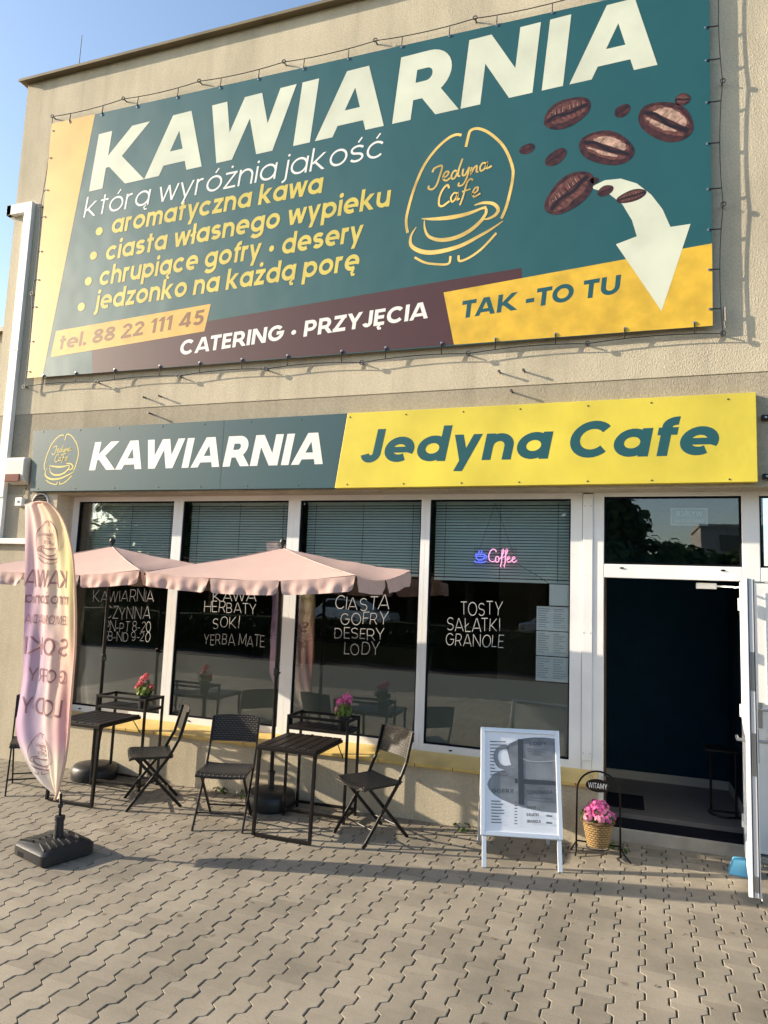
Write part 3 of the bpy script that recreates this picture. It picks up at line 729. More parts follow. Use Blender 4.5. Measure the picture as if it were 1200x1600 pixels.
# things behind the panes
NS = thing('neon_sign', 'glowing pink and blue neon sign reading Coffee hung inside the window', 'neon sign', (-1.14, .33, 2.29))
nf = lambda x, z: (-1.34 + x * .4, .325, 2.285 + z * .145)
def ntube(name, m, polys, r=.0048):
    b = MB()
    for p in polys: b.tube([nf(*q) for q in p], r, 6)
    return b.build(name, m, NS)
ntube('cup_tube', M['neon_blue'], [[(.03, .62), (.25, .62)], [(.03, .62), (.05, .38), (.09, .25), (.19, .25), (.23, .38), (.25, .62)], arc(.255, .47, .04, .1, 80, -90), [(.0, .2), (.05, .1), (.23, .1), (.28, .2)], [(.1, .70), (.12, .78), (.1, .86)], [(.16, .70), (.18, .78), (.16, .86)], [(.07, .48), (.21, .48)]])
ntube('letter_tube', M['neon_pink'], [[(.52, .78), (.50, .92), (.44, .98), (.38, .85), (.34, .55), (.36, .25), (.43, .15), (.50, .22)] , arc(.545, .32, .042, .18, 0, 360), [(.585, .35), (.64, .45), (.70, .85), (.68, 1.0), (.655, .9), (.645, .1), (.62, -.1), (.64, -.18)], [(.66, .45), (.72, .48), (.785, .88), (.765, 1.02), (.74, .9), (.73, .1), (.705, -.1), (.725, -.18)],
      [(.77, .30), (.84, .42), (.82, .52), (.78, .45), (.77, .25), (.81, .14), (.87, .24), (.89, .30), (.96, .42), (.94, .52), (.90, .45), (.89, .25), (.93, .14), (1.0, .26)]])
ww = MB(); ww.tube([(-1.30, .33, 2.40), (-1.15, .335, 2.86)], .0015, 4); ww.tube([(-.98, .33, 2.40), (-1.15, .335, 2.86)], .0015, 4); ww.tube([(-.95, .335, 2.30), (-.72, .34, 2.17), (-.62, .345, 2.10), (-.60, .345, 1.95)], .002, 4)
ww.build('hanging_wire', M['darkink'], NS)
MB().box(-1.345, -.94, .332, .336, 2.27, 2.44).build('backing_plate', glass('clear_acrylic', (.95, .95, .95), 0.0), NS)
for k, (z0, z1) in enumerate(((1.70, 1.915), (1.478, 1.693), (1.255, 1.470))):
    t = thing('menu_sheet', ['top menu sheet taped inside the window beside the door', 'middle menu sheet taped inside the window beside the door', 'lowest menu sheet, its foot over the frosted film beside the door'][k], 'menu sheet', (-.6, .30, z0), 0, 'menu sheets in the window')
    yy = .2895
    MB().box(-.75, -.458, yy, yy + .001, z0, z1).build('paper', M['menu'], t)
    ln_ = MB(); rr = random.Random(k)
    for cx in (-.735, -.60):
        for q in range(9):
            zz = z1 - .02 - q * .02
            ln_.box(cx, cx + rr.uniform(.05, .11), yy - .0012, yy - .0004, zz - .005, zz)
    ln_.build('small_print', M['paleink'], t)
tag(MB().box(-.640, -.459, .2895, .2905, 1.925, 2.115).build('paper_sheet', M['menu']), 'blank pale paper sheet in the window corner above the three menu sheets', 'paper sheet')
ES = thing('exit_sign', 'faint rectangular exit sticker seen from behind on the fanlight over the door', 'sticker', (.52, .29, 2.73))
ey = .2895
eb = MB()
for p, q, r_, s in ((.378, .672, 2.655, 2.664), (.378, .672, 2.796, 2.805), (.378, .387, 2.664, 2.796), (.663, .672, 2.664, 2.796)): eb.box(p, q, ey, ey + .001, r_, s)
eb.build('border', mat('sticker_pale', (0.40, 0.45, 0.46), 0.7), ES)
MB().box(.387, .663, ey + .0012, ey + .002, 2.664, 2.796).build('backing', mat('sticker_back', (0.20, 0.24, 0.26), 0.7), ES)
et = MB(); mirror = lambda x, z, d=0: (1.05 - x, ey - d, z)
write(et, 'WYJŚCIE', mirror, .42, .63, 2.735, .045, w=.2); write(et, 'EWAKUACYJNE', mirror, .41, .64, 2.682, .026, w=.18)
et.build('mirrored_lettering', bpy.data.materials['sticker_pale'], ES)
st_ = thing('side_table', 'black metal side table with a half-round foot standing in the dark hall', 'side table', (.85, .85, .15))
s1 = MB(); s1.tube([(.74, .98, .15), (.74, .98, .70)], .011, 8); s1.tube([(.93, .86, .15), (.93, .86, .70)], .011, 8)
s1.build('post', M['black'], st_)
MB().tube([(.96, .80, .16)] + [(.84 - .13 * math.cos(R(a)), .90 - .14 * math.sin(R(a)), .16) for a in range(90, -20, -15)] + [(.96, .95, .16)], .010, 8).build('foot', M['black'], st_)
MB().box(.68, .97, .78, 1.04, .70, .715).build('table_top', M['black'], st_, bevel=.004)
tag(MB().box(-.15, .17, .68, 1.12, .151, .165).build('doormat', M['rubber'], bevel=.003), 'black rectangular doormat on the grey hall floor', 'doormat')

# ------------------------------------------------------------------ billboard
BB = thing('billboard', 'large teal banner reading KAWIARNIA stretched on cables across the upper wall', 'billboard', (-3.0, 0, 4.3))
BY = -.058
bx = [(-6.604, 7.500), (.705, 7.47), (.695, 4.285), (-6.60, 4.305)]
MB().prism(bx, lambda x, z, d: (x, BY + d, z), 0, .004).build('banner', M['teal'], BB)
bf = lambda lay: (lambda x, z, d=0.0: (x, BY - .0006 - lay * .00025 - d, z))
MB().flat([(-6.604, 7.500), (-5.955, 7.497), (-6.374, 4.306), (-6.60, 4.305)], bf(0)).build('orange_strip', M['strip'], BB)
MB().flat([(-5.70, 4.62), (-4.179, 4.776), (-.888, 4.978), (-.880, 4.80), (-.80, 4.30), (-5.66, 4.304)], bf(0)).build('maroon_strip', M['maroon'], BB)
MB().flat([(-1.615, 4.82), (.698, 5.004), (.694, 4.286), (-1.50, 4.30)], bf(1)).build('ochre_field', M['ochre'], BB)
MB().flat([(-6.235, 4.845), (-4.169, 4.965), (-4.226, 4.667), (-6.279, 4.535)], bf(1)).build('phone_box', mat('phone_box_print', (0.72, 0.42, 0.10), 0.42, var=0.1), BB)
TL = 0.0325
def line(name, s, x0, z0, x1, z1, ht, w, m, slant=.15, gap=.10):
    b = MB(); f0 = bf(3)
    tl = math.atan2(z1 - z0, x1 - x0); L = math.hypot(x1 - x0, z1 - z0)
    fn = lambda u, v, d=0.0: f0(x0 + u * math.cos(tl) - v * math.sin(tl), z0 + u * math.sin(tl) + v * math.cos(tl), d)
    words(s, fn, 0, L, 0, ht, name, m, BB, w=w, slant=slant, gap=gap)
line('lettering', 'KAWIARNIA', -5.938, 6.516, .288, 6.727, .705, .258, M['cream'], .125, .115)
line('lettering', 'którą wyróżnia jakość', -5.988, 6.197, -2.287, 6.307, .245, .095, M['white_print'], .15, .12)
line('lettering', 'aromatyczna kawa', -5.569, 5.943, -2.936, 6.028, .225, .19, M['yellow_text'])
line('lettering', 'ciasta własnego wypieku', -5.617, 5.625, -2.195, 5.771, .225, .19, M['yellow_text'])
line('lettering', 'chrupiące gofry • desery', -5.677, 5.33, -2.468, 5.447, .225, .19, M['yellow_text'])
line('lettering', 'jedzonko na każdą porę', -5.692, 5.045, -2.495, 5.149, .225, .19, M['yellow_text'])
for x, z in ((-5.737, 5.997), (-5.789, 5.708), (-5.83, 5.403), (-5.898, 5.103)):
    MB().add([bf(3)(x + .05 * math.cos(t), z + .05 * math.sin(t)) for t in [2 * math.pi * i / 18 for i in range(18)]], [tuple(range(18))]).build('bullet_dot', M['yellow_text'], BB)
line('lettering', 'tel. 88 22 111 45', -6.176, 4.615, -4.248, 4.747, .165, .20, M['brown_text'])
line('lettering', 'CATERING • PRZYJĘCIA', -4.518, 4.422, -1.76, 4.582, .165, .215, M['white_print'], .13)
line('lettering', 'TAK -TO TU', -1.444, 4.546, -.042, 4.644, .168, .225, M['teal_text'], .15)
arr = [(-.274, 5.667), (-.164, 5.71), (-.029, 5.703), (.104, 5.636), (.222, 5.513), (.312, 5.367), (.375, 5.195), (.534, 5.20), (.300, 4.450), (-.069, 5.096), (.103, 5.147), (.064, 5.3), (-.016, 5.46), (-.137, 5.584), (-.26, 5.643)]
MB().flat(arr, bf(3)).build('arrow', M['cream'], BB)

LOGO = {'ring': [([(480, 265), (440, 250), (380, 270), (300, 340), (230, 440), (180, 560), (140, 700), (115, 830), (112, 900), (125, 980)], 11),
                 ([(512, 370), (525, 300), (540, 245), (590, 240), (660, 290), (740, 390), (790, 490), (825, 610), (830, 690), (815, 800), (790, 920), (760, 1005)], 11),
                 ([(180, 1190), (250, 1245), (330, 1275), (415, 1288), (428, 1230)], 9), ([(483, 1235), (492, 1282), (560, 1265), (640, 1210), (730, 1110)], 9)],
        'cup': [([(220, 885), (300, 905), (420, 920), (540, 915), (660, 885)], [3, 12, 17, 14, 6]), ([(580, 858), (640, 852), (705, 875), (738, 925), (722, 965), (680, 985), (645, 985)], [4, 11, 13, 13, 12, 9, 4]), ([(600, 905), (650, 895), (660, 930), (645, 965), (620, 1000), (560, 1050), (480, 1085), (400, 1093), (330, 1078), (270, 1035), (245, 970), (240, 905)], [4, 9, 11, 12, 14, 15, 16, 16, 14, 11, 8, 4]),
                ([(185, 945), (150, 1010), (152, 1085), (205, 1140), (280, 1172), (380, 1178), (500, 1160), (620, 1110), (700, 1070), (772, 1025)], [3, 9, 14, 17, 18, 17, 15, 12, 9, 4])],
        'script': [([(285, 520), (300, 490), (345, 480), (352, 500), (338, 560), (318, 630), (290, 660), (262, 648), (265, 625)], 8), ([(362, 590), (392, 568), (398, 545), (380, 540), (364, 565), (366, 600), (388, 612), (412, 595)], 7), ([(460, 560), (440, 545), (420, 575), (424, 608), (445, 600), (468, 540), (492, 460)], 7), ([(470, 535), (464, 590), (480, 600)], 7), ([(500, 545), (494, 590), (512, 598), (540, 540)], 7), ([(540, 540), (525, 620), (500, 672), (470, 676), (472, 650)], 7), ([(556, 545), (550, 598), (572, 555), (590, 545), (588, 590), (602, 592)], 7), ([(655, 540), (630, 532), (612, 560), (618, 592), (642, 580), (660, 535), (655, 580), (690, 570)], 7),
                   ([(405, 680), (392, 650), (362, 680), (340, 740), (340, 800), (365, 815), (410, 785)], 8), ([(462, 735), (440, 728), (420, 760), (428, 795), (450, 780), (468, 735), (462, 785), (480, 780)], 7), ([(482, 835), (500, 780), (518, 700), (532, 655), (552, 640), (566, 655)], 7), ([(494, 730), (552, 722)], 6), ([(560, 770), (594, 750), (602, 722), (582, 722), (568, 755), (576, 790), (618, 772)], 7)]}
def smooth_path(p, n=5):
    o = []
    for i in range(len(p) - 1):
        p0, p1, p2, p3 = p[max(i - 1, 0)], p[i], p[i + 1], p[min(i + 2, len(p) - 1)]
        for k in range(n):
            t = k / n; f = lambda a, b, c, d: 0.5 * (2 * b + (c - a) * t + (2 * a - 5 * b + 4 * c - d) * t * t + (3 * b - a - 3 * c + d) * t ** 3)
            o.append((f(p0[0], p1[0], p2[0], p3[0]), f(p0[1], p1[1], p2[1], p3[1])))
    return o + [p[-1]]
def logo(fn, cx, cz, sx, sz, parent, m, mir=1, fat=1.0, only=None, tilt=0.0, step=.0001):
    for key in ('ring', 'cup', 'script'):
        if only and key not in only: continue
        b = MB(); d = 0
        for pts, w in LOGO[key]:
            q = smooth_path(pts); ws = [w] * len(pts) if not isinstance(w, list) else w
            ww_ = [(ws[min(int(i / 5), len(ws) - 1)] * (1 - (i % 5) / 5) + ws[min(int(i / 5) + 1, len(ws) - 1)] * (i % 5) / 5) * sz * fat for i in range(len(q))]
            g = [(cx + mir * (x - 472) * sx, cz + (757 - y) * sz + (x - 472) * sx * tilt) for x, y in q]
            ribbon(b, g, ww_, fn, d * step); d += 1
        b.build({'ring': 'logo_ring', 'cup': 'logo_cup', 'script': 'logo_lettering'}[key], m, parent)
logo(bf(3), -1.495, 5.77, 1.04 / 725, 1.336 / 1065, BB, M['gold'], tilt=.05)

def bean(x, z, rx, rz_, ang, big=True, seed=0):
    rr = random.Random(seed); ca, sa = math.cos(R(ang)), math.sin(R(ang))
    F = lambda lay: (lambda u, v: bf(lay)(x + u * ca - v * sa, z + u * sa + v * ca))
    out = [(rx * math.cos(t) * (1 + .04 * math.sin(2 * t + seed)), rz_ * math.sin(t) * (1 + .05 * math.cos(3 * t + seed))) for t in [2 * math.pi * i / 28 for i in range(28)]]
    o = MB().flat(out, F(4)).build('coffee_bean', M['bean'], BB)
    cr = [(-rx * .86, -rz_ * .05), (-rx * .5, rz_ * .12), (-rx * .15, rz_ * .02), (rx * .2, -rz_ * .10), (rx * .55, rz_ * .02), (rx * .88, rz_ * .0)]
    if big:
        bright = seed in (1, 2)
        for s in (1, -1):
            lob = [(rx * .82 * math.cos(t) + rr.uniform(-.05, .05) * rx, s * (rz_ * .15 + rz_ * (.62 if s > 0 else .42) * math.sin(t)) + rr.uniform(-.04, .04) * rz_) for t in [math.pi * i / 16 for i in range(17)]]
            MB().flat(lob, F(5)).build('half', M['bean_mid'], o)
            if bright or s > 0:
                k_ = .60 if bright else .34
                lob = [(rx * (.62 * math.cos(t) + .04 * s) + rr.uniform(-.06, .06) * rx, s * (rz_ * .20 + rz_ * (k_ if s > 0 else .26) * .8 * math.sin(t)) + rr.uniform(-.05, .05) * rz_) for t in [math.pi * i / 14 for i in range(15)]]
                if bright: MB().flat(lob, F(6)).build('highlight', M['bean_light'], o)
        rb = MB()
        for k in range(5 if bright else 15):
            u = rx * ((-.6 + k * .31 + rr.uniform(-.08, .08)) if bright else (-.74 + k * .105)); s = 1 if k % 2 else -1; j = rr.uniform(.8, 1.2)
            ribbon(rb, [(u, s * rz_ * .14), (u + rx * .06 * j, s * rz_ * (.62 if s > 0 else .46) * j)], [rx * (.010 if bright else .026), rx * .006], lambda a, b, d=0: F(7)(a, b), 0)
        rb.build('ribs', M['bean'], o)
        if not bright:
            rl = MB()
            for k in range(9):
                u = rx * (-.62 + k * .155); j = rr.uniform(.7, 1.1)
                ribbon(rl, [(u, rz_ * .20), (u + rx * .05, rz_ * .52 * j)], [rx * .014, rx * .006], lambda a, b, d=0: F(7)(a, b), 0)
            rl.build('glints', M['bean_light'], o)
    cb = MB(); ribbon(cb, smooth_path(cr, 4), rz_ * (.085 if big else .07), lambda a, b, d=0: F(8)(a, b), 0)
    cb.build('crease', M['bean_dark'], o)
for i, a in enumerate(((-.498, 6.422, .215, .140, 14, 1), (-.152, 6.013, .245, .155, -27, 1), (.343, 6.173, .245, .170, -36, 1), (-.474, 5.637, .245, .155, 40, 1), (-.857, 6.134, .075, .048, 14, 0), (-.594, 6.005, .11, .065, 33, 0), (-.016, 6.348, .072, .056, 30, 0), (.481, 6.353, .062, .058, -10, 1), (-.159, 5.609, .070, .048, 20, 0), (.059, 5.524, .125, .055, 12, 1), (-.255, 5.723, .04, .03, 0, 0))):
    bean(*a[:5], big=bool(a[5]), seed=i)
# eyelets, ties and the cable
CY = -.052
top = [(-6.61, 7.60), (-5.557, 7.615), (-4.523, 7.615), (-3.463, 7.61), (-2.418, 7.61), (-1.38, 7.60), (-.34, 7.59), (.80, 7.58)]
bot = [(-6.637, 4.205), (-5.588, 4.195), (-4.509, 4.197), (-3.464, 4.203), (-2.416, 4.195), (-1.364, 4.205), (-.305, 4.215), (.77, 4.215)]
lef = [(-6.637, 4.205), (-6.655, 5.343), (-6.66, 6.45), (-6.61, 7.60)]
rig = [(.77, 4.215), (.788, 5.34), (.80, 6.46), (.80, 7.58)]
cb = MB()
def sag(p, q, s, ax):
    return [(p[0] + (q[0] - p[0]) * t + (ax[0] * s * 4 * t * (1 - t)), CY, p[1] + (q[1] - p[1]) * t + ax[1] * s * 4 * t * (1 - t)) for t in [i / 6 for i in range(7)]]
ties = []
def run(pts, ax, nt, edge):
    for p, q in zip(pts, pts[1:]):
        c_ = sag(p, q, .025, ax); cb.tube(c_, .0045, 5)
        for k in range(nt):
            t = (k + .5 + random.uniform(-.1, .1)) / nt
            i = min(5, int(t * 6)); f_ = t * 6 - i
            m_ = tuple(c_[i][j] + (c_[i + 1][j] - c_[i][j]) * f_ for j in range(3))
            ties.append((m_, edge(m_)))
run(top, (0, -1), 2, lambda m_: (m_[0], BY - .006, 7.465)); run(bot, (0, 1), 2, lambda m_: (m_[0], BY - .008, 4.325))
run(lef, (1, 0), 3, lambda m_: (-6.575, BY - .008, m_[2])); run(rig, (-1, 0), 3, lambda m_: (.672, BY - .008, m_[2]))
cb.build('cable', M['cable'], BB)
for a, b in ties:
    t_ = MB().tube([a, ((a[0] + b[0]) / 2, a[1] - .004, (a[2] + b[2]) / 2), b], .0055, 5).build('tie', M['cable'], BB)
    MB().lathe([(0, -.004), (.012, -.003), (.012, .003), (0, .003)], (b[0], BY - .004, b[2]), 8, 'y').build('eyelet', M['steel'], t_)
tb = MB(); tb.tube([(.79, CY, 4.26), (.782, CY, 4.32)], .006, 6); tb.tube([(.776, CY, 4.32), (.776, CY, 4.44), (.79, CY, 4.44), (.79, CY, 4.32), (.776, CY, 4.32)], .005, 5)
tb.build('turnbuckle', M['darksteel'], BB)
allp = [(p, 'upper') for p in top] + [(p, 'lower') for p in bot] + [(p, 'left') for p in lef[1:-1]] + [(p, 'right') for p in rig[1:-1]]
for (x, z), side in allp:
    b = MB(); b.tube([(x, .02, z), (x, CY + .012, z)], .008, 6)
    b.tube([(x + .020 * math.cos(t), CY - .008 + .001 * math.sin(t), z + .020 * math.sin(t)) for t in [2 * math.pi * i / 12 for i in range(12)]], .006, 5, closed=True)
    tag(b.build('eye_bolt', M['darksteel']), 'dark steel eye bolt holding the cable along the %s edge of the large banner' % side, 'eye bolt', 'eye bolts along the %s edge of the banner' % side)

# ------------------------------------------------------------------ fascia sign
FS = thing('fascia_sign', 'long shop sign above the windows, half teal and half yellow, reading Kawiarnia Jedyna Cafe', 'shop sign', (-2.7, 0, 2.97))
FY = -.06
MB().prism([(-6.424, 3.668), (-2.540, 3.695), (-2.640, 2.962), (-6.39, 2.966)], lambda x, z, d: (x, FY + d, z), 0, .062).build('teal_panel', M['teal_fascia'], FS, bevel=.003)
MB().prism([(-2.538, 3.695), (1.003, 3.702), (1.003, 2.972), (-2.638, 2.962)], lambda x, z, d: (x, FY + d, z), 0, .062).build('yellow_panel', M['yellow_panel'], FS, bevel=.003)
ff = lambda x, z, d=0.0: (x, FY - .0007 - d, z)
b = MB(); write(b, 'KAWIARNIA', ff, -5.587, -2.77, 3.193, .315, .250, .16, .115, y1=3.200); b.build('lettering', M['white_print'], FS)['label'] = 'white letters reading KAWIARNIA'
words('Jedyna Cafe', ff, -2.397, .70, 3.203, .322, 'lettering', M['teal_text'], FS, w=.222, slant=.17, gap=.09, y1=3.197)
logo(ff, -5.985, 3.33, .472 / 725, .579 / 1065, FS, M['yellow_text'], fat=1.1)
b = MB(); b.box(-3.912, -3.909, FY - .0006, FY - .0002, 2.967, 3.69); b.build('panel_seam', M['darkink'], FS)
for k in range(14):
    xx = -6.3 + k * .545 + random.uniform(-.03, .03)
    for z in (2.995, 3.655): MB().lathe([(0, -.004), (.007, -.003), (.008, 0)], (xx, FY, z), 8, 'y').build('screw', M['darksteel'], FS)

# ------------------------------------------------------------------ fittings on the wall
DU = thing('cable_duct', 'white plastic cable duct running down the left corner of the facade', 'cable duct', (-6.85, 0, 2.4))
u = MB(); u.box(-6.905, -6.785, -.058, -.001, 2.9, 6.50)
u.build('vertical_duct', M['duct'], DU, bevel=.006)
u = MB(); u.box(-7.19, -6.786, -.060, -.0005, 6.40, 6.53); u.box(-7.19, -7.114, -.060, .25, 6.40, 6.53)
u.build('elbow', M['duct'], DU, bevel=.006)
MB().box(-6.910, -6.780, -.0615, -.0015, 4.66, 4.68).build('joint_clip', M['duct'], DU)
tag(MB().box(-7.4, -6.18, -.05, -.001, 2.365, 2.43).build('horizontal_duct', M['duct'], bevel=.006), 'short horizontal white duct on the pier at the left behind the feather flag', 'duct')
MB().box(-6.905, -6.785, -.049, -.0015, 2.43, 2.899).build('vertical_duct', M['duct'], DU, bevel=.006)
AL = thing('alarm_siren', 'ivory alarm siren box with a dark red lens left of the shop sign', 'alarm', (-6.62, 0, 3.06))
MB().prism([(-.001, 3.05), (-.085, 3.09), (-.10, 3.14), (-.10, 3.33), (-.085, 3.36), (-.001, 3.37)], lambda y, z, x: (x, y, z), -6.745, -6.475).build('housing', M['ivory'], AL, bevel=.012)
MB().box(-6.735, -6.52, -.112, -.0995, 3.075, 3.165).build('lens', M['red'], AL, bevel=.006)
JB = thing('junction_box', 'small grey square junction box on the wall just below the shop sign', 'junction box', (-6.56, 0, 2.84))
MB().box(-6.612, -6.508, -.05, -.001, 2.80, 2.90).build('housing', M['duct'], JB, bevel=.008)
MB().lathe([(0, -.053), (.016, -.053), (.016, -.05)], (-6.56, 0, 2.85), 10, 'y').build('knob', M['darksteel'], JB)
MB().tube([(-6.54, -.02, 2.9), (-6.53, -.012, 2.98), (-6.50, -.01, 3.02)], .006, 5).build('lead', M['cable'], JB)
VG = thing('vent_grille', 'round black louvred air vent in the pier under the shop sign', 'vent', (-6.28, 0, 2.8))
MB().lathe([(0, -.004), (.11, -.004), (.11, .0)], (-6.28, .0015, 2.835), 24, 'y').build('back_plate', M['cable'], VG)
MB().tube([(-6.28 + .112 * math.cos(t), -.008, 2.835 + .112 * math.sin(t)) for t in [2 * math.pi * i / 24 for i in range(24)]], .009, 6, closed=True).build('rim', M['duct'], VG)
b = MB()
for k in range(8):
    z = 2.750 + k * .025; hw_ = math.sqrt(max(.001, .108 ** 2 - (z - 2.835) ** 2))
    b.add([(-6.28 - hw_, -.004, z + .010), (-6.28 + hw_, -.004, z + .010), (-6.28 + hw_, -.020, z), (-6.28 - hw_, -.020, z)], [(0, 1, 2, 3)])
b.build('louvres', mat('louvre_brown', (0.10, 0.085, 0.075), 0.5), VG)
AN = [((-4.954, 3.994), 'left of the pair above the teal half of the shop sign'), ((-4.754, 3.997), 'right of the pair above the teal half of the shop sign'), ((-4.862, 3.81), 'on the darker band just under the left pair'), ((-1.071, 4.017), 'left of the pair below the ochre field of the banner'), ((-.851, 4.014), 'right of the pair below the ochre field of the banner'), ((-.957, 3.83), 'on the darker band just under the right pair')]
for (x, z), s in AN:
    b = MB().tube([(x, .015, z), (x - .004, -.05, z + .002)], .009, 7); b.tube([(x - .004, -.05, z + .002), (x - .005, -.062, z + .002)], .013, 7)
    tag(b.build('wall_anchor', M['darksteel']), 'steel wall anchor stub, ' + s, 'wall anchor', 'old anchors left in the wall')
for z, s in ((3.50, 'upper'), (3.02, 'lower')):
    b = thing('bracket', '%s black metal bracket on the wall past the right end of the shop sign' % s, 'bracket', (1.12, 0, z), 0, 'brackets right of the shop sign')
    MB().box(1.045, 1.26, -.03, .004, z - .022, z + .022).build('arm', M['black'], b, bevel=.004)
    MB().lathe([(0, -.036), (.010, -.034), (.011, -.03)], (1.075, 0, z), 8, 'y').build('screw', M['steel'], b)
tag(MB().tube([(-6.64, .3, 8.1), (-6.63, .3, 8.98)], [.008, .004], 6).build('lightning_rod', M['darksteel']), 'thin lightning rod standing on the flat roof edge', 'lightning rod')

# ------------------------------------------------------------------ feather flag
def interp(tab, z):
    if z <= tab[0][0]: return tab[0][1]
    for (a, b), (c, d) in zip(tab, tab[1:]):
        if z <= c: return b + (d - b) * (z - a) / (c - a)
    return tab[-1][1]
FLX = [(.387, -3.968), (.42, -4.06), (.46, -4.157), (.52, -4.235), (.583, -4.296), (.67, -4.362), (.76, -4.412), (.877, -4.436), (1.024, -4.415), (1.219, -4.39), (1.511, -4.40), (1.758, -4.408), (2.007, -4.432), (2.361, -4.494), (2.568, -4.533), (2.574, -4.51), (2.586, -4.47), (2.597, -4.40)]
FRX = [(.387, -3.935), (.42, -3.927), (.604, -3.917), (.974, -3.914), (1.162, -3.908), (1.445, -3.912), (1.731, -3.931), (1.95, -3.955), (2.119, -3.985), (2.22, -4.012), (2.315, -4.05), (2.41, -4.098), (2.49, -4.158), (2.55, -4.23), (2.581, -4.285), (2.592, -4.335), (2.597, -4.39)]
FZ0, FZ1 = .387, 2.597
def flag_y(u, z):
    v = (z - FZ0) / (FZ1 - FZ0)
    low = max(0.0, 1 - v / .75)
    k = .30 + .70 * v if v < .3 else .51 + .0 * v
    c = .50 + .42 * (1 - min(1, v / .62))                 # a long crease that runs to the foot of the pole
    y = -1.885
    y += -.045 * low * math.exp(-((u - c) / .16) ** 2) + .040 * low * math.exp(-((u - c + .30) / .22) ** 2)
    y += .014 * math.sin(13 * u + 2.6 * z + .8) * (1 - abs(2 * u - 1) ** 3) + .007 * math.sin(27 * u - 4 * z) * (1 - low) + .012 * math.sin(3.1 * z + 5 * u)
    y += .11 * (1 - u) * min(1, v * 2.5) + .02 * (1 - u) * math.sin(1.9 * z + .6)
    y += .012 * low * math.sin(40 * u * (.6 + .4 * v)) * (1 if u > .55 else .4)
    return y
def flag_pt(u, z, d=0.0):
    a, b = interp(FLX, z), interp(FRX, z)
    k = 1 + .11 * (1 - u) * min(1, (z - FZ0) / (FZ1 - FZ0) * 2.5) / 4.315       # the free edge swings towards the wall
    return ((a + (b - a) * u) * k, flag_y(u, z) - d, 2 + (z - 2) * k)
COLS = [(0.0, [(236, 226, 214), (236, 226, 210), (240, 228, 205), (240, 226, 200)]), (.11, [(225, 215, 220), (226, 214, 214), (242, 228, 212), (240, 215, 190)]), (.19, [(224, 170, 216), (190, 165, 205), (240, 205, 205), (236, 150, 170)]), (.33, [(214, 165, 210), (180, 160, 195), (246, 206, 190), (240, 150, 150)]), (.47, [(186, 140, 196), (206, 170, 205), (250, 206, 190), (246, 186, 150)]),
        (.60, [(180, 128, 190), (238, 204, 206), (246, 214, 196), (246, 220, 150)]), (.75, [(226, 180, 206), (240, 206, 200), (242, 222, 178), (238, 226, 120)]), (.88, [(236, 190, 204), (244, 206, 190), (244, 216, 170), (240, 218, 140)]), (1.0, [(240, 196, 200), (246, 206, 196), (246, 206, 180), (244, 206, 170)])]
def flag_col(u, v):
    for (a, A), (b, B_) in zip(COLS, COLS[1:]):
        if v <= b + 1e-6:
            t = (v - a) / (b - a); x = min(2.999, u * 3); i = int(x); f = x - i
            q = [[A[j][k] * (1 - t) + B_[j][k] * t for k in range(3)] for j in (i, i + 1)]
            c = [q[0][k] * (1 - f) + q[1][k] * f for k in range(3)]
            return [min(.95, .80 * x_ + .19) for x_ in lin(*c)]
    return (1, 1, 1)
FF = thing('feather_flag', 'tall curved feather flag in pink, yellow and lilac in a black base on the paving', 'flag', (-3.93, -1.87, 0))
NU, NV = 40, 90
mb = MB(); cols = []
ZR = [FZ0 + (2.545 - FZ0) * j / (NV - 8) for j in range(NV - 7)] + [2.553, 2.560, 2.566, 2.572, 2.578, 2.584, 2.590, 2.597]
for z in ZR:
    for i in range(NU + 1):
        mb.v.append(flag_pt(i / NU, z)); cols.append(flag_col(i / NU, (z - FZ0) / (FZ1 - FZ0)))
for j in range(NV):
    for i in range(NU):
        a = j * (NU + 1) + i; mb.f.append((a, a + 1, a + NU + 2, a + NU + 1))
fo = mb.build('banner', M['flag'], FF, smooth=True)
at = fo.data.color_attributes.new('print', 'FLOAT_COLOR', 'POINT')
for i, c in enumerate(cols): at.data[i].color = (*c, 1)
hem = MB(); hem.tube([flag_pt(1, FZ0 + (2.50 - FZ0) * i / 40) for i in range(41)] + [flag_pt(1, z) for z in (2.52, 2.545, 2.565, 2.581, 2.592, 2.597)] + [flag_pt(0, z) for z in (2.586, 2.574, 2.568)], [.010] * 30 + [.007] * 20, 6)
hem.build('pole_sleeve', translucent('sleeve_print', (0.72, 0.52, 0.42), .35), FF, smooth=True)
flagtxt = lambda x, z, d=0.0: flag_pt(min(1, max(0, (x - interp(FLX, z)) / max(.02, interp(FRX, z) - interp(FLX, z)))), z, .004 + d)
fr_ = lambda xr: (lambda x, z, d=0.0: flagtxt(xr - x, z, d))
for s, xr, wd, z, h in (('KAWA', -4.03, .40, 1.925, .135), ('mrożona', -4.00, .41, 1.80, .085), ('LEMONIADA', -3.995, .405, 1.645, .07), ('SOKI', -3.985, .40, 1.41, .135), ('GOFRY', -3.985, .34, 1.21, .10), ('LODY', -3.985, .385, .965, .125)):
    b = MB(); write(b, s, fr_(xr), 0, wd, z, h, w=.13, gap=.17, step=-.0005); b.build('lettering', M['flagtext'], FF)['label'] = 'mirrored print reading ' + s
logo(flagtxt, -4.245, 2.275, .24 / 725, .34 / 1065, FF, M['flagtext'], mir=-1, fat=1.0)
logo(flagtxt, -4.16, .68, .235 / 725, .30 / 1065, FF, M['flagtext'], mir=-1, fat=1.0)
MB().tube([(-3.93, -1.87, .11), (-3.932, -1.872, .30), (-3.932, -1.878, .42)], .0095, 8).build('pole', M['black'], FF, smooth=True)
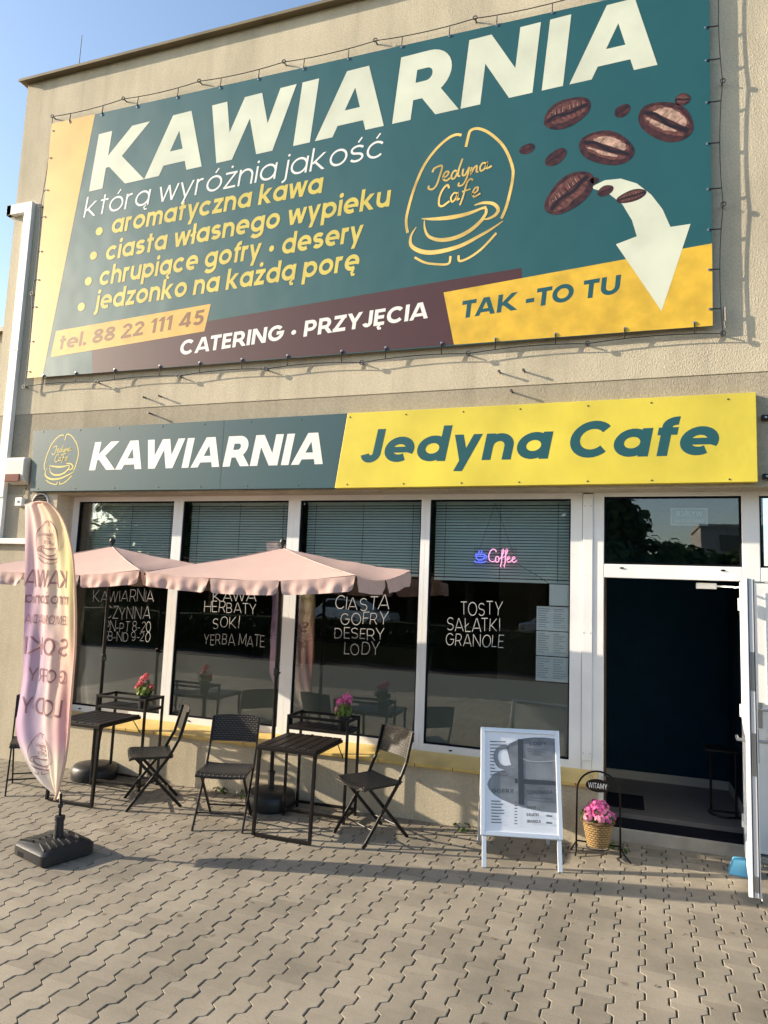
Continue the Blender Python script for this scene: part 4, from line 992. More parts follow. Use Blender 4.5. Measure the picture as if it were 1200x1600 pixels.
MB().lathe([(.014, .32), (.018, .325), (.018, .35), (.014, .355)], (-3.932, -1.874, 0), 10).build('pole_ring', M['plastic'], FF)
fb = MB(); ca, sa = math.cos(R(-17)), math.sin(R(-17)); cx_, cy_ = -3.935, -1.895
def rr_(hx, hy, r, z, n=5):
    o = []
    for sx, sy, a0 in ((1, 1, 0), (-1, 1, 90), (-1, -1, 180), (1, -1, 270)):
        for k in range(n):
            t = R(a0 + 90 * k / (n - 1)); x, y = sx * (hx - r) + r * math.cos(t), sy * (hy - r) + r * math.sin(t)
            o.append((cx_ + x * ca - y * sa, cy_ + x * sa + y * ca, z))
    return o
rings = [rr_(.20, .185, .04, 0), rr_(.215, .20, .05, .012), rr_(.215, .20, .05, .075), rr_(.195, .18, .05, .098), rr_(.10, .09, .04, .115)]
k = len(rings[0]); v = [p for r_ in rings for p in r_]
fb.add(v, [(i * k + j, i * k + (j + 1) % k, (i + 1) * k + (j + 1) % k, (i + 1) * k + j) for i in range(4) for j in range(k)] + [tuple(range((4) * k, 5 * k))])
for q in range(-3, 4):
    for s in (-1, 1):
        y0 = q * .045; p0 = (s * .045, y0 + .0, .116); p1 = (s * .165, y0 * 1.1 - .02, .1035)
        W_ = lambda p: (cx_ + p[0] * ca - p[1] * sa, cy_ + p[0] * sa + p[1] * ca, p[2])
        fb.bar(W_(p0), W_(p1), .012, .014)
fb.build('weight_base', M['plastic'], FF, smooth=True, auto=True)
MB().lathe([(.036, .10), (.034, .13), (.03, .23), (.036, .232), (.036, .262), (.022, .266), (.0, .266)], (-3.93, -1.87, 0), 14).build('base_socket', M['plastic'], FF, smooth=True, auto=True)
hb = MB(); W_ = lambda p: (cx_ + p[0] * ca - p[1] * sa, cy_ + p[0] * sa + p[1] * ca, p[2])
hb.add([W_(p) for p in ((-.13, -.2015, .012), (-.05, -.2015, .012), (-.05, -.2015, .045), (-.13, -.2015, .045))], [(0, 1, 2, 3)])
hb.build('carry_slot', M['rubber'], FF)

# ------------------------------------------------------------------ parasols
def make_parasol(label):
    ox, oy = -3.07, -.235
    t = thing('half_parasol', label, 'parasol', (ox, oy, 0), 0, 'pink half parasols in front of the windows')
    PK = Vector((ox, oy, 2.365)); BL, FL, FR, BR = Vector((-4.02, -.21, 2.165)), Vector((-3.87, -1.20, 2.085)), Vector((-1.935, -1.20, 2.105)), Vector((-1.80, -.21, 2.185))
    mb = MB(); N = 12
    for a, b in ((BL, FL), (FL, FR), (FR, BR)):
        idx = {}
        for i in range(N + 1):
            for j in range(N + 1 - i):
                w0, w1 = i / N, j / N; w2 = 1 - w0 - w1
                p = PK * w2 + a * w0 + b * w1
                s = 1 - w2
                p = p + Vector((0, 0, -.028 * 4 * s * (1 - s) * .6 - .055 * 4 * w0 * w1))
                p.z += .006 * math.sin(9 * w0 + 14 * w1 + p.x * 3) * s
                idx[i, j] = len(mb.v); mb.v.append(tuple(p))
        for i in range(N):
            for j in range(N - i):
                mb.f.append((idx[i, j], idx[i + 1, j], idx[i, j + 1]))
                if i + j < N - 1: mb.f.append((idx[i + 1, j], idx[i + 1, j + 1], idx[i, j + 1]))
    cn = mb.build('canopy', M['pink'], t, smooth=True, auto=True)
    cn.data.set_sharp_from_angle(angle=R(8))
    rnd = random.Random(11)
    for a, b, parts in ((BL, FL, 2), (FL, FR, 3), (FR, BR, 2)):
        d = (b - a); out = Vector((d.y, -d.x, 0)).normalized()
        if out.y > 0 and abs(out.y) > abs(out.x): out = -out
        if (a + b).x / 2 - ox < 0 and abs(out.x) > abs(out.y) and out.x > 0: out = -out
        if (a + b).x / 2 - ox > 0 and abs(out.x) > abs(out.y) and out.x < 0: out = -out
        for q in range(parts):
            m_ = MB(); nu, nv = 28, 6; ph = rnd.uniform(0, 6)
            for i in range(nu + 1):
                u = i / nu; tt = (q + .012 + u * .976) / parts; p = a + d * tt
                edge = min(u, 1 - u); Lw = d.length / parts
                zt = p.z - .055 * 4 * tt * (1 - tt) - .0
                drop = .118 - (.04 * (1 - min(1, edge * Lw / .05)) ** 2)
                for j in range(nv + 1):
                    s = j / nv
                    wv = (.013 * math.sin(15 * u + ph) + .008 * math.sin(37 * u + ph * 2) + .006 * math.sin(23 * u + 6 * s)) * s
                    inset = (-.012 if u < .5 else .012) * (1 - min(1, edge * Lw / .03)) * s
                    pp = p + out * (.012 * s + wv) + d.normalized() * (-inset)
                    m_.v.append((pp.x, pp.y, zt - drop * s + .001))
            for i in range(nu):
                for j in range(nv): x = i * (nv + 1) + j; m_.f.append((x, x + nv + 1, x + nv + 2, x + 1))
            m_.build('valance_flap', M['pink'], t, smooth=True)
    for a in (FL, FR):
        sm = MB(); sm.tube([PK.lerp(a, s_) + Vector((0, 0, .002 - .028 * 4 * s_ * (1 - s_) * .6)) for s_ in [i / 10 for i in range(11)]], .0035, 5); sm.build('seam', M['pink'], t)
    for a in (BL, FL, FR, BR):
        b = MB(); b.bar(PK + Vector((0, 0, -.04)), a + Vector((0, 0, -.022)), .014, .018); b.build('rib', M['black'], t)
        mid = PK.lerp(a, .5) + Vector((0, 0, -.03)); b = MB(); b.bar((ox, oy, 2.02), mid, .010, .012); b.build('strut', M['black'], t)
    b = MB(); b.tube([(ox + .015, oy, .1), (ox, oy, 2.36)], .0185, 10); b.build('pole', M['black'], t, smooth=True, auto=True)
    MB().lathe([(.0, 2.355), (.03, 2.357), (.012, 2.375), (.014, 2.39), (.028, 2.405), (.031, 2.425), (.022, 2.445), (0, 2.452)], (ox, oy, 0), 14).build('finial', M['plastic'], t, smooth=True, auto=True)
    MB().lathe([(.0, 1.97), (.034, 1.98), (.034, 2.05), (0, 2.06)], (ox, oy, 0), 12).build('runner', M['plastic'], t)
    b = MB(); b.lathe([(.02, 1.17), (.027, 1.18), (.027, 1.24), (.02, 1.25)], (ox + .007, oy, 0), 10); b.box(ox + .02, ox + .05, oy - .02, oy + .0, 1.195, 1.215); b.build('joint_knob', M['plastic'], t)
    MB().lathe([(.0, 0), (.205, 0), (.222, .015), (.226, .06), (.222, .12), (.20, .148), (.12, .165), (.045, .172), (0, .173)], (ox + .015, oy, 0), 28).build('base', M['plastic'], t, smooth=True, auto=True)
    MB().lathe([(.03, .165), (.028, .29), (.033, .292), (.033, .32), (.02, .325)], (ox + .014, oy, 0), 12).build('base_socket', M['plastic'], t)
    return t
P1 = make_parasol('pink half parasol in front of the ciasta window and the mullion left of it')
P2 = copy_tree(P1); P2['label'] = 'pink half parasol partly hidden behind the feather flag, in front of the opening-hours window'
P2.location = (-5.105, -.165, -.012)

# ------------------------------------------------------------------ tables, chairs
def make_table(label):
    X0, X1, Y0, Y1, Z = -2.835, -2.305, -.955, -.40, .712
    t = thing('balcony_table', label, 'table', ((X0 + X1) / 2, -.55, 0), 0, 'black slatted tables with a raised rack')
    b = MB(); n = 6; w_ = (X1 - X0 - .004) / n
    for k in range(n): b.box(X0 + .002 + k * w_ + .005, X0 + .002 + (k + 1) * w_ - .005, Y0 + .012, Y1 - .005, Z - .010, Z + .006)
    b.build('tabletop', M['slat'], t, bevel=.003)
    b = MB(); s = .022
    for p, q in (((X0, Y0), (X1, Y0)), ((X0, Y1), (X1, Y1))): b.box(p[0], q[0], p[1] - s / 2, p[1] + s / 2, Z - .034, Z - .0105 if p[1] == Y1 else Z - .004)
    for x in (X0 + s / 2, X1 - s / 2): b.box(x - s / 2 + .001, x + s / 2 - .001, Y0 + s / 2, Y1 - s / 2, Z - .034, Z - .0105)
    b.build('table_frame', M['black'], t, bevel=.003)
    for x in (X0 + .017, X1 - .017): MB().bar((x, Y0 + .02, Z - .03), (x, Y0 - .005, .012), .024, .030, up=(0, 1, 0)).build('leg', M['black'], t, bevel=.003)
    MB().box(X0 + .030, X1 - .030, Y0 - .015, Y0 + .01, .006, .030).build('foot_rail', M['black'], t, bevel=.003)
    for x in (X0 + .022, X1 - .012): MB().tube([(x, Y0 + .05, Z - .03), (x, Y0 + .012, .46)], .0045, 5).build('brace', M['black'], t)
    x0, x1, y0, y1, h = X0 - .005, X1 + .035, -.385, -.115, .868
    for x in (x0, x1):
        for y in (y0, y1): MB().box(x - .011, x + .011, y - .011, y + .011, 0, h).build('rack_post', M['black'], t, bevel=.003)
    for z in (h - .016, .752, .05):
        b = MB()
        for y in (y0, y1): b.box(x0 + .0112, x1 - .0112, y - .010, y + .010, z - .010, z + .014)
        for x in (x0, x1): b.box(x - .010, x + .010, y0 + .0112, y1 - .0112, z - .010, z + .014)
        b.build('rack_rail', M['black'], t, bevel=.002)
    b = MB()
    for k in range(4): b.box(x0 + .012, x1 - .012, y0 + .022 + k * .060, y0 + .066 + k * .060, .756, .764)
    b.build('rack_shelf', M['slat'], t)
    for x in (X0 + .02, X1 - .0): MB().tube([(x, Y1 - .10, Z - .034), (x + .01, y0 - .012, .55)], .0045, 5).build('brace', M['black'], t)
    return t
T1 = make_table('black slatted table with raised rack, between the two folding chairs below the ciasta window')
T2 = copy_tree(T1); T2['label'] = 'black slatted table with raised rack, just right of the feather flag'
T2.location.x -= 2.112; T2.location.y += .012

def make_chair(label):
    t = thing('folding_chair', label, 'chair', (0, 0, 0), 0, 'black folding bistro chairs')
    w = .205
    for s in (-1, 1):
        x = s * w
        pts = [(x, -.245, .0), (x, .09, .45), (x, .165, .60), (x, .225, .835)]
        b = LMB()
        for p, q in zip(pts, pts[1:]): b.bar(p, q, .014, .026, up=(0, -1, .6))
        b.build('back_post', M['black'], t, bevel=.002)
        x2 = s * (w - .028)
        b = LMB(); b.bar((x2, -.185, .435), (x2, .225, .0), .014, .026, up=(0, -1, .6)); b.build('leg', M['black'], t, bevel=.002)
        b = LMB(); b.bar((s * (w - .012), -.20, .441), (s * (w - .012), .12, .444), .012, .022); b.build('seat_rail', M['black'], t)
    b = LMB(); b.tube([(-w, -.155, .12), (w, -.155, .12)], .007, 6); b.build('stretcher', M['black'], t)
    b = LMB(); b.tube([(-w + .03, .125, .105), (w - .03, .125, .105)], .007, 6); b.build('stretcher', M['black'], t)
    b = LMB(); b.tube([(-w, .088, .437), (w, .088, .437)], .006, 6); b.build('pivot_rod', M['black'], t)
    # woven seat with rolled front edge
    b = LMB(); nu, nv = 10, 12
    prof = [(-.250, .425), (-.247, .445), (-.232, .458), (-.19, .461), (-.1, .457), (0, .454), (.08, .456), (.125, .462), (.128, .450), (.08, .440), (-.19, .440), (-.235, .430)]
    n = len(prof)
    for i in range(nu + 1):
        u = -1 + 2 * i / nu
        for y, z in prof: b.v.append((u * (w + .004), y, z - .008 * (1 - u * u)))
    for i in range(nu):
        for j in range(n): b.f.append((i * n + j, i * n + (j + 1) % n, (i + 1) * n + (j + 1) % n, (i + 1) * n + j))
    b.f += [tuple(range(n - 1, -1, -1)), tuple(range(nu * n, nu * n + n))]
    o = b.build('seat', M['rattan'], t, smooth=True, auto=True); box_uv(o, 1.0)
    b = LMB(); nz = 6
    for side in (0, 1):
        for i in range(nu + 1):
            u = -1 + 2 * i / nu
            for k in range(nz + 1):
                z = .628 + (.84 - .628) * k / nz; y = .172 + (z - .60) * .255 + .022 * (1 - u * u) + (.011 if side else 0)
                b.v.append((u * (w - .004), y, z + (.010 * (1 - u * u) if k == nz else 0)))
    m_ = (nu + 1) * (nz + 1)
    for i in range(nu):
        for k in range(nz):
            a = i * (nz + 1) + k; b.f.append((a, a + nz + 1, a + nz + 2, a + 1)); b.f.append((m_ + a, m_ + a + 1, m_ + a + nz + 2, m_ + a + nz + 1))
    for i in range(nu):
        for k in (0, nz): a = i * (nz + 1) + k; b.f.append((a, a + nz + 1, m_ + a + nz + 1, m_ + a))
    o = b.build('backrest', M['rattan'], t, smooth=True, auto=True); box_uv(o, 1.0)
    return t
def place(t, x, y, f): t.location = (x, y, 0); t.rotation_euler = (0, 0, math.atan2(f[1], f[0]) + math.pi / 2)
CH = make_chair('black folding chair facing the camera, left of the table below the ciasta window')
place(CH, -3.20, -.77, (.30, -.95))
c = copy_tree(CH); c['label'] = 'black folding chair with sunlit backrest between the right table and the menu board'; place(c, -1.955, -.525, (-.56, -.83))
c = copy_tree(CH); c['label'] = 'black folding chair turned sideways to the table beside the feather flag'; place(c, -4.055, -.585, (-.76, -.65))
c = copy_tree(CH); c['label'] = 'black folding chair mostly hidden behind the feather flag at the left edge'; place(c, -5.37, -.69, (.68, -.73))

# ------------------------------------------------------------------ flowers
def leaf_quads(mb, c, r, n, size, rnd, flat=.6, up=.3):
    for _ in range(n):
        d = Vector((rnd.gauss(0, 1), rnd.gauss(0, 1), rnd.gauss(0, 1) * flat + up)).normalized()
        p = Vector(c) + Vector((d.x * r[0], d.y * r[0], d.z * r[1])) * rnd.uniform(.55, 1.0)
        nrm = (d + Vector((rnd.uniform(-.6, .6), rnd.uniform(-.6, .6), rnd.uniform(0, .8)))).normalized()
        x = nrm.orthogonal().normalized(); y = nrm.cross(x); a = rnd.uniform(0, 6.28); s = size * rnd.uniform(.6, 1.2)
        u, w = (x * math.cos(a) + y * math.sin(a)) * s, (y * math.cos(a) - x * math.sin(a)) * s
        mb.add([p - u * .5, p - u * .2 + w * .42 + nrm * s * .12, p + u * .32 + w * .38 + nrm * s * .1, p + u * .55, p + u * .32 - w * .38 + nrm * s * .1, p - u * .2 - w * .42 + nrm * s * .12], [(0, 1, 2, 3), (0, 3, 4, 5)])
def bloom(mb, c, r, n, size, rnd):
    for _ in range(n):
        d = Vector((rnd.gauss(0, 1), rnd.gauss(0, 1), rnd.gauss(0, .8) + .5)).normalized(); p = Vector(c) + d * r * rnd.uniform(.75, 1.05)
        x = d.orthogonal().normalized(); y = d.cross(x); a0 = rnd.uniform(0, 6.28)
        for k in range(5):
            a = a0 + k * 1.2566; u = x * math.cos(a) + y * math.sin(a); v = d.cross(u)
            mb.add([p, p + u * size * .6 + v * size * .36 + d * size * .2, p + u * size + d * size * .12, p + u * size * .6 - v * size * .36 + d * size * .2], [(0, 1, 2, 3)])
def pot_plant(label, x, y, z, m1, m2, blooms, seed):
    rnd = random.Random(seed)
    t = thing('potted_geranium', label, 'potted plant', (x, y, z), 0, None)
    MB().lathe([(0, 0), (.042, 0), (.058, .10), (.063, .101), (.063, .115), (.055, .116), (.053, .10), (0, .098)], (x, y, z), 16).build('pot', M['plastic'], t, smooth=True, auto=True)
    b = MB(); leaf_quads(b, (x, y, z + .165), (.08, .065), 110, .042, rnd, .8, .2); b.build('foliage', M['leaf2'], t)
    b = MB(); leaf_quads(b, (x, y, z + .135), (.065, .04), 60, .045, rnd, .8, .2); b.build('foliage', M['leaf'], t)
    b = MB()
    for bx_, by_, bz_, r_ in blooms: b.tube([(x + bx_ * .3, y + by_ * .3, z + .11), (x + bx_, y + by_, z + bz_)], .003, 4)
    b.build('stem', M['leaf'], t)
    for i, (bx_, by_, bz_, r_) in enumerate(blooms):
        b = MB(); bloom(b, (x + bx_, y + by_, z + bz_), r_ * .85, 30, .0145, rnd); b.build('bloom', m2 if i % 4 == 3 else m1, t)
pot_plant('coral-red geranium in a black pot on the table rack beside the feather flag', -4.50, -.25, .764, M['petal_red'], M['petal_red'], [(-.01, -.01, .27, .042), (.012, .0, .30, .03), (-.04, -.02, .22, .035), (.075, .01, .20, .03), (-.055, -.03, .19, .03)], 1)
pot_plant('pink geranium in a black pot on the rack of the table below the ciasta window', -2.365, -.25, .764, M['petal_pink'], M['petal_pale'], [(.03, -.01, .275, .05), (.035, .0, .235, .045), (-.035, -.02, .235, .038), (-.05, -.03, .17, .03)], 2)

# ------------------------------------------------------------------ menu board
AF = thing('menu_board', 'silver framed A-board with a grey coffee cup on its menu poster', 'A-board', (-.711, -.735, 0), math.atan2(.135, .515))
HW, ZT, YT = .305, .955, .285
def af(u, s, d=0.0):          # u across in metres from the left, s along the slope from the ground, d out of the board
    L = math.hypot(YT, ZT); c, n_ = YT / L, ZT / L
    return (-HW + u, s * c - d * n_, s * n_ + d * c)
SL = math.hypot(YT, ZT); S0 = .215
def abox(b, u0, u1, s0, s1, d0, d1): b.add([af(u, s, d) for d in (d0, d1) for s in (s0, s1) for u in (u0, u1)], [(0, 2, 3, 1), (4, 5, 7, 6), (0, 1, 5, 4), (2, 6, 7, 3), (0, 4, 6, 2), (1, 3, 7, 5)])
fwid = .034
b = LMB(); abox(b, 0, fwid, S0, SL, -.012, .014); abox(b, 2 * HW - fwid, 2 * HW, S0, SL, -.012, .014); abox(b, fwid, 2 * HW - fwid, S0, S0 + fwid, -.012, .0135); abox(b, fwid, 2 * HW - fwid, SL - fwid, SL, -.012, .0135)
b.build('frame', M['alu'], AF, bevel=.005)
b = LMB(); abox(b, fwid, 2 * HW - fwid, S0 + fwid, SL - fwid, -.008, .002); ps = b.build('poster', M['paper'], AF)
for u0 in (.012, 2 * HW - .044):
    b = LMB(); abox(b, u0, u0 + .032, .0, S0 - .0005, -.010, .010); b.build('leg', M['alu'], AF, bevel=.003)
for u0 in (.012, 2 * HW - .044):
    b = LMB(); b.bar((-HW + u0 + .016, YT + .018, ZT - .02), (-HW + u0 + .016, 2 * YT, 0), .03, .02, up=(0, 1, 0)); b.build('rear_leg', M['alu'], AF, bevel=.003)
b = LMB(); b.add([(-HW + .045, YT + .03, ZT - .03), (HW - .045, YT + .03, ZT - .03), (HW - .045, 2 * YT - .06, .22), (-HW + .045, 2 * YT - .06, .22)], [(0, 1, 2, 3)]); b.build('back_panel', M['paper'], AF)
PW, PH = 2 * HW - 2 * fwid, SL - S0 - 2 * fwid
def zp(x, y):                 # coordinates read off the enlarged poster
    t = (y - 120) / 1040.; xl, xr = 140 - 15 * t, 805 + 60 * t; u = (x - xl) / (xr - xl); v = 1 - (y - 120 - 42 * u) / 1045.
    return max(0, min(1, u)), max(0, min(1, v))
def pf(lay): return lambda x, y, d=0.0: af(fwid + zp(x, y)[0] * PW, S0 + fwid + zp(x, y)[1] * PH, .0028 + lay * .0008 + d)
LB = lambda: LMB()
sau = [(420, 520), (300, 542), (220, 580), (172, 640), (155, 690), (172, 745), (220, 800), (300, 850), (400, 895), (510, 930), (600, 950), (700, 970), (850, 985), (840, 520)]
b = LB(); b.flat(sau, pf(0)); b.build('printed_saucer', M['greyink2'], ps)
cup = [(345, 285), (380, 250), (450, 215), (520, 195), (620, 185), (720, 188), (830, 200), (840, 640), (560, 640), (480, 600), (420, 530), (385, 470), (365, 380)]
b = LB(); b.flat(cup, pf(1)); ribbon(b, smooth_path([(372, 300), (330, 292), (275, 310), (245, 360), (245, 430), (275, 490), (330, 515), (405, 505)]), [20] * 5 + [22] * 31, pf(1), 0); b.build('printed_cup', M['greyink2'], ps)
b = LB(); b.flat([(505, 690), (822, 712), (835, 880), (700, 868), (520, 850)], pf(2)); b.build('printed_panel', M['greyink'], ps)
b = LB(); b.flat([(350, 300), (450, 262), (600, 250), (832, 270), (832, 205), (720, 190), (620, 187), (520, 197), (450, 217), (380, 252)], pf(2)); b.build('printed_panel', M['greyink'], ps)
b = LB(); b.flat([(455, 205), (505, 205), (521, 905), (466, 900)], pf(3)); b.flat([(430, 628), (455, 630), (455, 680), (430, 678)], pf(3)); b.flat([(519, 636), (828, 655), (828, 702), (520, 684)], pf(3)); b.build('printed_bars', M['darkink'], ps)
b = LB(); ribbon(b, smooth_path([(470, 400), (560, 440), (680, 452), (815, 440)]), 5, pf(3), 0); b.build('printed_shine', M['paleink'], ps)
tf = lambda lay: (lambda x, y, d=0.0: pf(lay)(x, 2000 - y, d))
for s, x0, x1, y, h in (('LODY', 570, 735, 272, 40), ('GOFRY', 200, 418, 778, 40), ('LEMONIADA', 555, 800, 788, 36)): words(s, tf(4), x0, x1, 2000 - y, h, 'lettering', M['darkink'], ps, True, w=.16, gap=.22, step=.0003)
for s, x0, x1, y, h in (('TOSTY', 545, 640, 945, 26), ('SAŁATKI', 545, 668, 1018, 30), ('GRANOLA', 550, 690, 1085, 30)): words(s, tf(4), x0, x1, 2000 - y, h, 'lettering', M['darkink'], ps, True, w=.2, gap=.12, step=.0003)
b = LB(); rnd = random.Random(5)
for k in range(11): y = 225 + k * 36; x1 = rnd.uniform(225, 232) if 300 < y < 520 else rnd.uniform(290, 370); b.flat([(185, y), (x1, y + 4), (x1, y + 15), (185, y + 11)], pf(4))
for k in range(8): y = 860 + k * 31; x1 = rnd.uniform(270, 360); b.flat([(190, y), (x1, y + 4), (x1, y + 14), (190, y + 10)], pf(4)); b.flat([(425, y + 12), (452, y + 14), (452, y + 24), (425, y + 22)], pf(4))
for k in range(3): b.flat([(545 + 10 * k, 305 + k * 26), (760 - 40 * k, 315 + k * 26), (760 - 40 * k, 326 + k * 26), (545 + 10 * k, 316 + k * 26)], pf(4))
for y in (1005, 1075): b.flat([(745, y), (805, y + 6), (805, y + 22), (745, y + 16)], pf(4))
b.flat([(560, 808), (790, 824), (790, 838), (560, 822)], pf(4))
b.build('small_print', M['greyink'], ps)

# ------------------------------------------------------------------ welcome stand
WS = thing('flower_stand', 'black wrought iron arch stand with an oval WITAMY sign beside the doorway', 'plant stand', (-.20, -.17, 0))
y = -.17
b = MB(); b.tube([(-.362, y, .0), (-.358, y, .46)] + [(-.195 - .163 * math.cos(R(a)), y, .47 + .165 * math.sin(R(a))) for a in range(0, 181, 12)] + [(-.032, y, .46), (-.028, y, .0)], .0075, 7)
b.build('arch', M['black'], WS, smooth=True)
b = MB(); b.tube([(-.40, y - .05, .02), (-.36, y, .085), (-.03, y, .085), (.0, y - .07, .05), (.05, y - .12, .012)], .007, 6); b.tube([(-.36, y - .12, .008), (-.36, y - .05, .07), (-.36, y, .085)], .007, 6); b.tube([(-.36, y, .085), (-.36, y + .1, .01)], .006, 6); b.tube([(-.03, y, .085), (-.03, y + .1, .01)], .006, 6)
b.tube([(-.195 + .085 * math.cos(t), y - .085 + .085 * math.sin(t), .088) for t in [2 * math.pi * i / 18 for i in range(18)]], .005, 5, closed=True)
b.build('foot_frame', M['black'], WS, smooth=True)
b = MB(); oc = (-.200, y - .004, .525)
b.lathe([(0, -.005), (.088, -.005), (.092, -.002), (.092, .003), (0, .003)], (0, 0, 0), 28, 'y')
b.v = [(vx + oc[0], vy + oc[1], vz * .55 + oc[2]) for vx, vy, vz in b.v]
ov = b.build('oval_plaque', M['black'], WS)
b = MB(); write(b, 'WITAMY', wallfn(oc[1] - .0062), oc[0] - .072, oc[0] + .072, oc[2] - .021, .042, w=.12, gap=.2); b.build('lettering', M['paper'], ov)
b = MB()
for dx in (-.05, .045): b.tube([(oc[0] + dx + .013 * math.cos(t), oc[1], .588 + .013 * math.sin(t)) for t in [2 * math.pi * i / 12 for i in range(12)]], .0028, 5, closed=True)
b.build('hanging_ring', M['steel'], WS)
BK = thing('flower_basket', 'round wicker basket full of bright pink flowers standing in the iron arch stand', 'flower basket', (-.195, -.245, .095))
bp_ = [(0, .095), (.078, .095), (.086, .12), (.102, .20), (.115, .268), (.123, .272), (.125, .288), (.117, .292), (.108, .28), (.0, .265)]
b = MB().lathe(bp_, (-.195, -.245, 0), 28)
o = b.build('basket', M['wicker'], BK, smooth=True, auto=True)
uvl = o.data.uv_layers.new(name='UVMap')
for p_ in o.data.polygons:
    an = [math.atan2(o.data.vertices[o.data.loops[li].vertex_index].co.y, o.data.vertices[o.data.loops[li].vertex_index].co.x) for li in p_.loop_indices]
    if max(an) - min(an) > 3: an = [a if a > 0 else a + 2 * math.pi for a in an]
    for li, a in zip(p_.loop_indices, an): uvl.data[li].uv = (a * .115, o.data.vertices[o.data.loops[li].vertex_index].co.z)
MB().tube([(-.195 + .121 * math.cos(t), -.245 + .121 * math.sin(t), .282 + .006 * math.sin(9 * t)) for t in [2 * math.pi * i / 40 for i in range(40)]], .009, 6, closed=True).build('rim', M['wicker'], BK, smooth=True)
rnd = random.Random(9)
b = MB(); leaf_quads(b, (-.195, -.245, .305), (.13, .05), 110, .06, rnd, .5, .1); b.build('foliage', M['leaf'], BK)
for i, (dx, dy, dz, r_) in enumerate(((-.07, -.05, .355, .05), (.0, -.07, .365, .055), (.075, -.04, .35, .05), (-.03, .03, .40, .06), (.045, .03, .40, .055), (-.10, .02, .34, .04), (.115, .0, .325, .04), (-.01, -.02, .42, .05), (.015, -.115, .325, .045), (-.08, -.09, .315, .04), (.085, -.09, .315, .038))):
    b = MB(); bloom(b, (-.195 + dx * .86, -.245 + dy * .86, .30 + (dz - .30) * .8), r_ * .85, 24, .018, rnd); b.build('bloom', M['petal_pale'] if i in (2, 5, 8, 9) else M['petal_pink'], BK)

bl = thing('door_wedge', 'light blue angular plastic block lying by the foot of the open door', 'door stop', (.80, -.13, 0))
b = MB()
b.add([(.735, -.17, .0), (.93, -.19, .0), (.94, -.05, .0), (.745, -.04, .0), (.772, -.148, .105), (.86, -.155, .112), (.865, -.078, .112), (.777, -.07, .105)], [(0, 3, 2, 1), (4, 5, 6, 7), (0, 1, 5, 4), (1, 2, 6, 5), (2, 3, 7, 6), (3, 0, 4, 7)])
bo = b.build('block', M['blue'], bl, bevel=.006)
MB().add([(.7405, -.158, .014), (.7495, -.052, .014), (.7715, -.0755, .09), (.7665, -.141, .09)], [(0, 1, 2, 3)]).build('slot', mat('deep_blue', (.02, .10, .2), .6), bo)

# weeds at the foot of the wall
for i, (x, y, n, s) in enumerate(((-3.70, -.03, 26, 'below the window sill left of the round parasol base'), (-1.30, -.05, 18, 'at the wall foot behind the menu board'), (-.05, .02, 12, 'beside the iron flower stand'), (-3.45, -.04, 9, 'close to the chair facing the camera'))):
    rnd = random.Random(20 + i); b = MB(); leaf_quads(b, (x, y, .015), (.10, .03), n, .035, rnd, .5, .5)
    tag(b.build('weed', M['leaf']), 'small green weed growing ' + s, 'weed', 'weeds along the wall')

lt = MB(); rnd = random.Random(41)
for k in range(170):
    x, y = rnd.uniform(-6.5, 1.6), -abs(rnd.gauss(0, 1.5)) - .05
    if y < -4.6: continue
    s, a_ = rnd.uniform(.005, .016), rnd.uniform(0, 6.28); ca_, sa_ = math.cos(a_) * s, math.sin(a_) * s
    lt.add([(x - ca_, y - sa_, .004), (x + sa_ * .5, y - ca_ * .5, .006), (x + ca_, y + sa_, .004), (x - sa_ * .5, y + ca_ * .5, .009)], [(0, 1, 2, 3)])
o = lt.build('leaf_litter', mat('dry_leaf', (0.16, 0.11, 0.05), 0.9, var=0.6, vscale=3)); o['kind'] = 'stuff'; tag(o, 'scattered dry leaf bits and crumbs on the paving', 'litter')

# ------------------------------------------------------------------ what the panes reflect
def tree(label, x, y, h, r, seed, m, n=1500):
    rnd = random.Random(seed); t = thing('broadleaf_tree', label, 'tree', (x, y, 0), 0, 'trees across the road')
    b = MB(); b.tube([(x, y, 0), (x + .1, y, h * .25), (x + .2, y + .1, h * .5), (x + .1, y, h * .8)], [.22, .18, .12, .03], 8)
    cl = []
    for k in range(24):
        a, q = rnd.uniform(0, 6.28), rnd.uniform(.25, 1); zz = h * rnd.uniform(.35, .93); w_ = r * q * (1.15 - abs(zz / h - .55))
        c_ = (x + w_ * math.cos(a), y + w_ * math.sin(a), zz); cl.append(c_); b.tube([(x + .1, y, max(h * .2, zz - h * .22)), c_], [.07, .02], 5)
    b.build('trunk', M['bark'], t, smooth=True)
    f = MB()
    for c_ in cl: leaf_quads(f, c_, (r * .5, h * .14), n // 24, .42, rnd, .8, .1)
    f.build('crown', m, t)
tree('dense tree across the road reflected in the fanlight', -.6, -26, 6.6, 1.7, 1, M['tree'], 2600)
tree('small slender tree reflected right of centre in the fanlight', 2.7, -29, 4.7, 1.1, 2, M['tree2'], 1400)
tree('rounded tree in front of the grey apartment block', 5.2, -33, 4.7, 1.6, 3, M['tree'], 2000)
ROW = [(-4.2, -27.5, 8.6, 2.3, 'leafy tree in the far row, nearest to the slender fanlight tree'), (-7.2, -26.8, 9.2, 2.5, 'broad tree in the far row behind the silver car'), (-10.5, -28.5, 9.8, 2.7, 'tall broad tree in the far row between the two cars'), (-14, -28, 9.5, 2.8, 'dark round tree in the far row behind the white car'),
       (-18, -29, 10.2, 3.0, 'tallest tree of the far row'), (-22.5, -28.5, 9.8, 3.0, 'second tree from the far end of the row'), (-27, -29, 10, 3.2, 'last tree at the far end of the row'), (11, -36, 7, 2.6, 'tree at the side of the apartment block')]
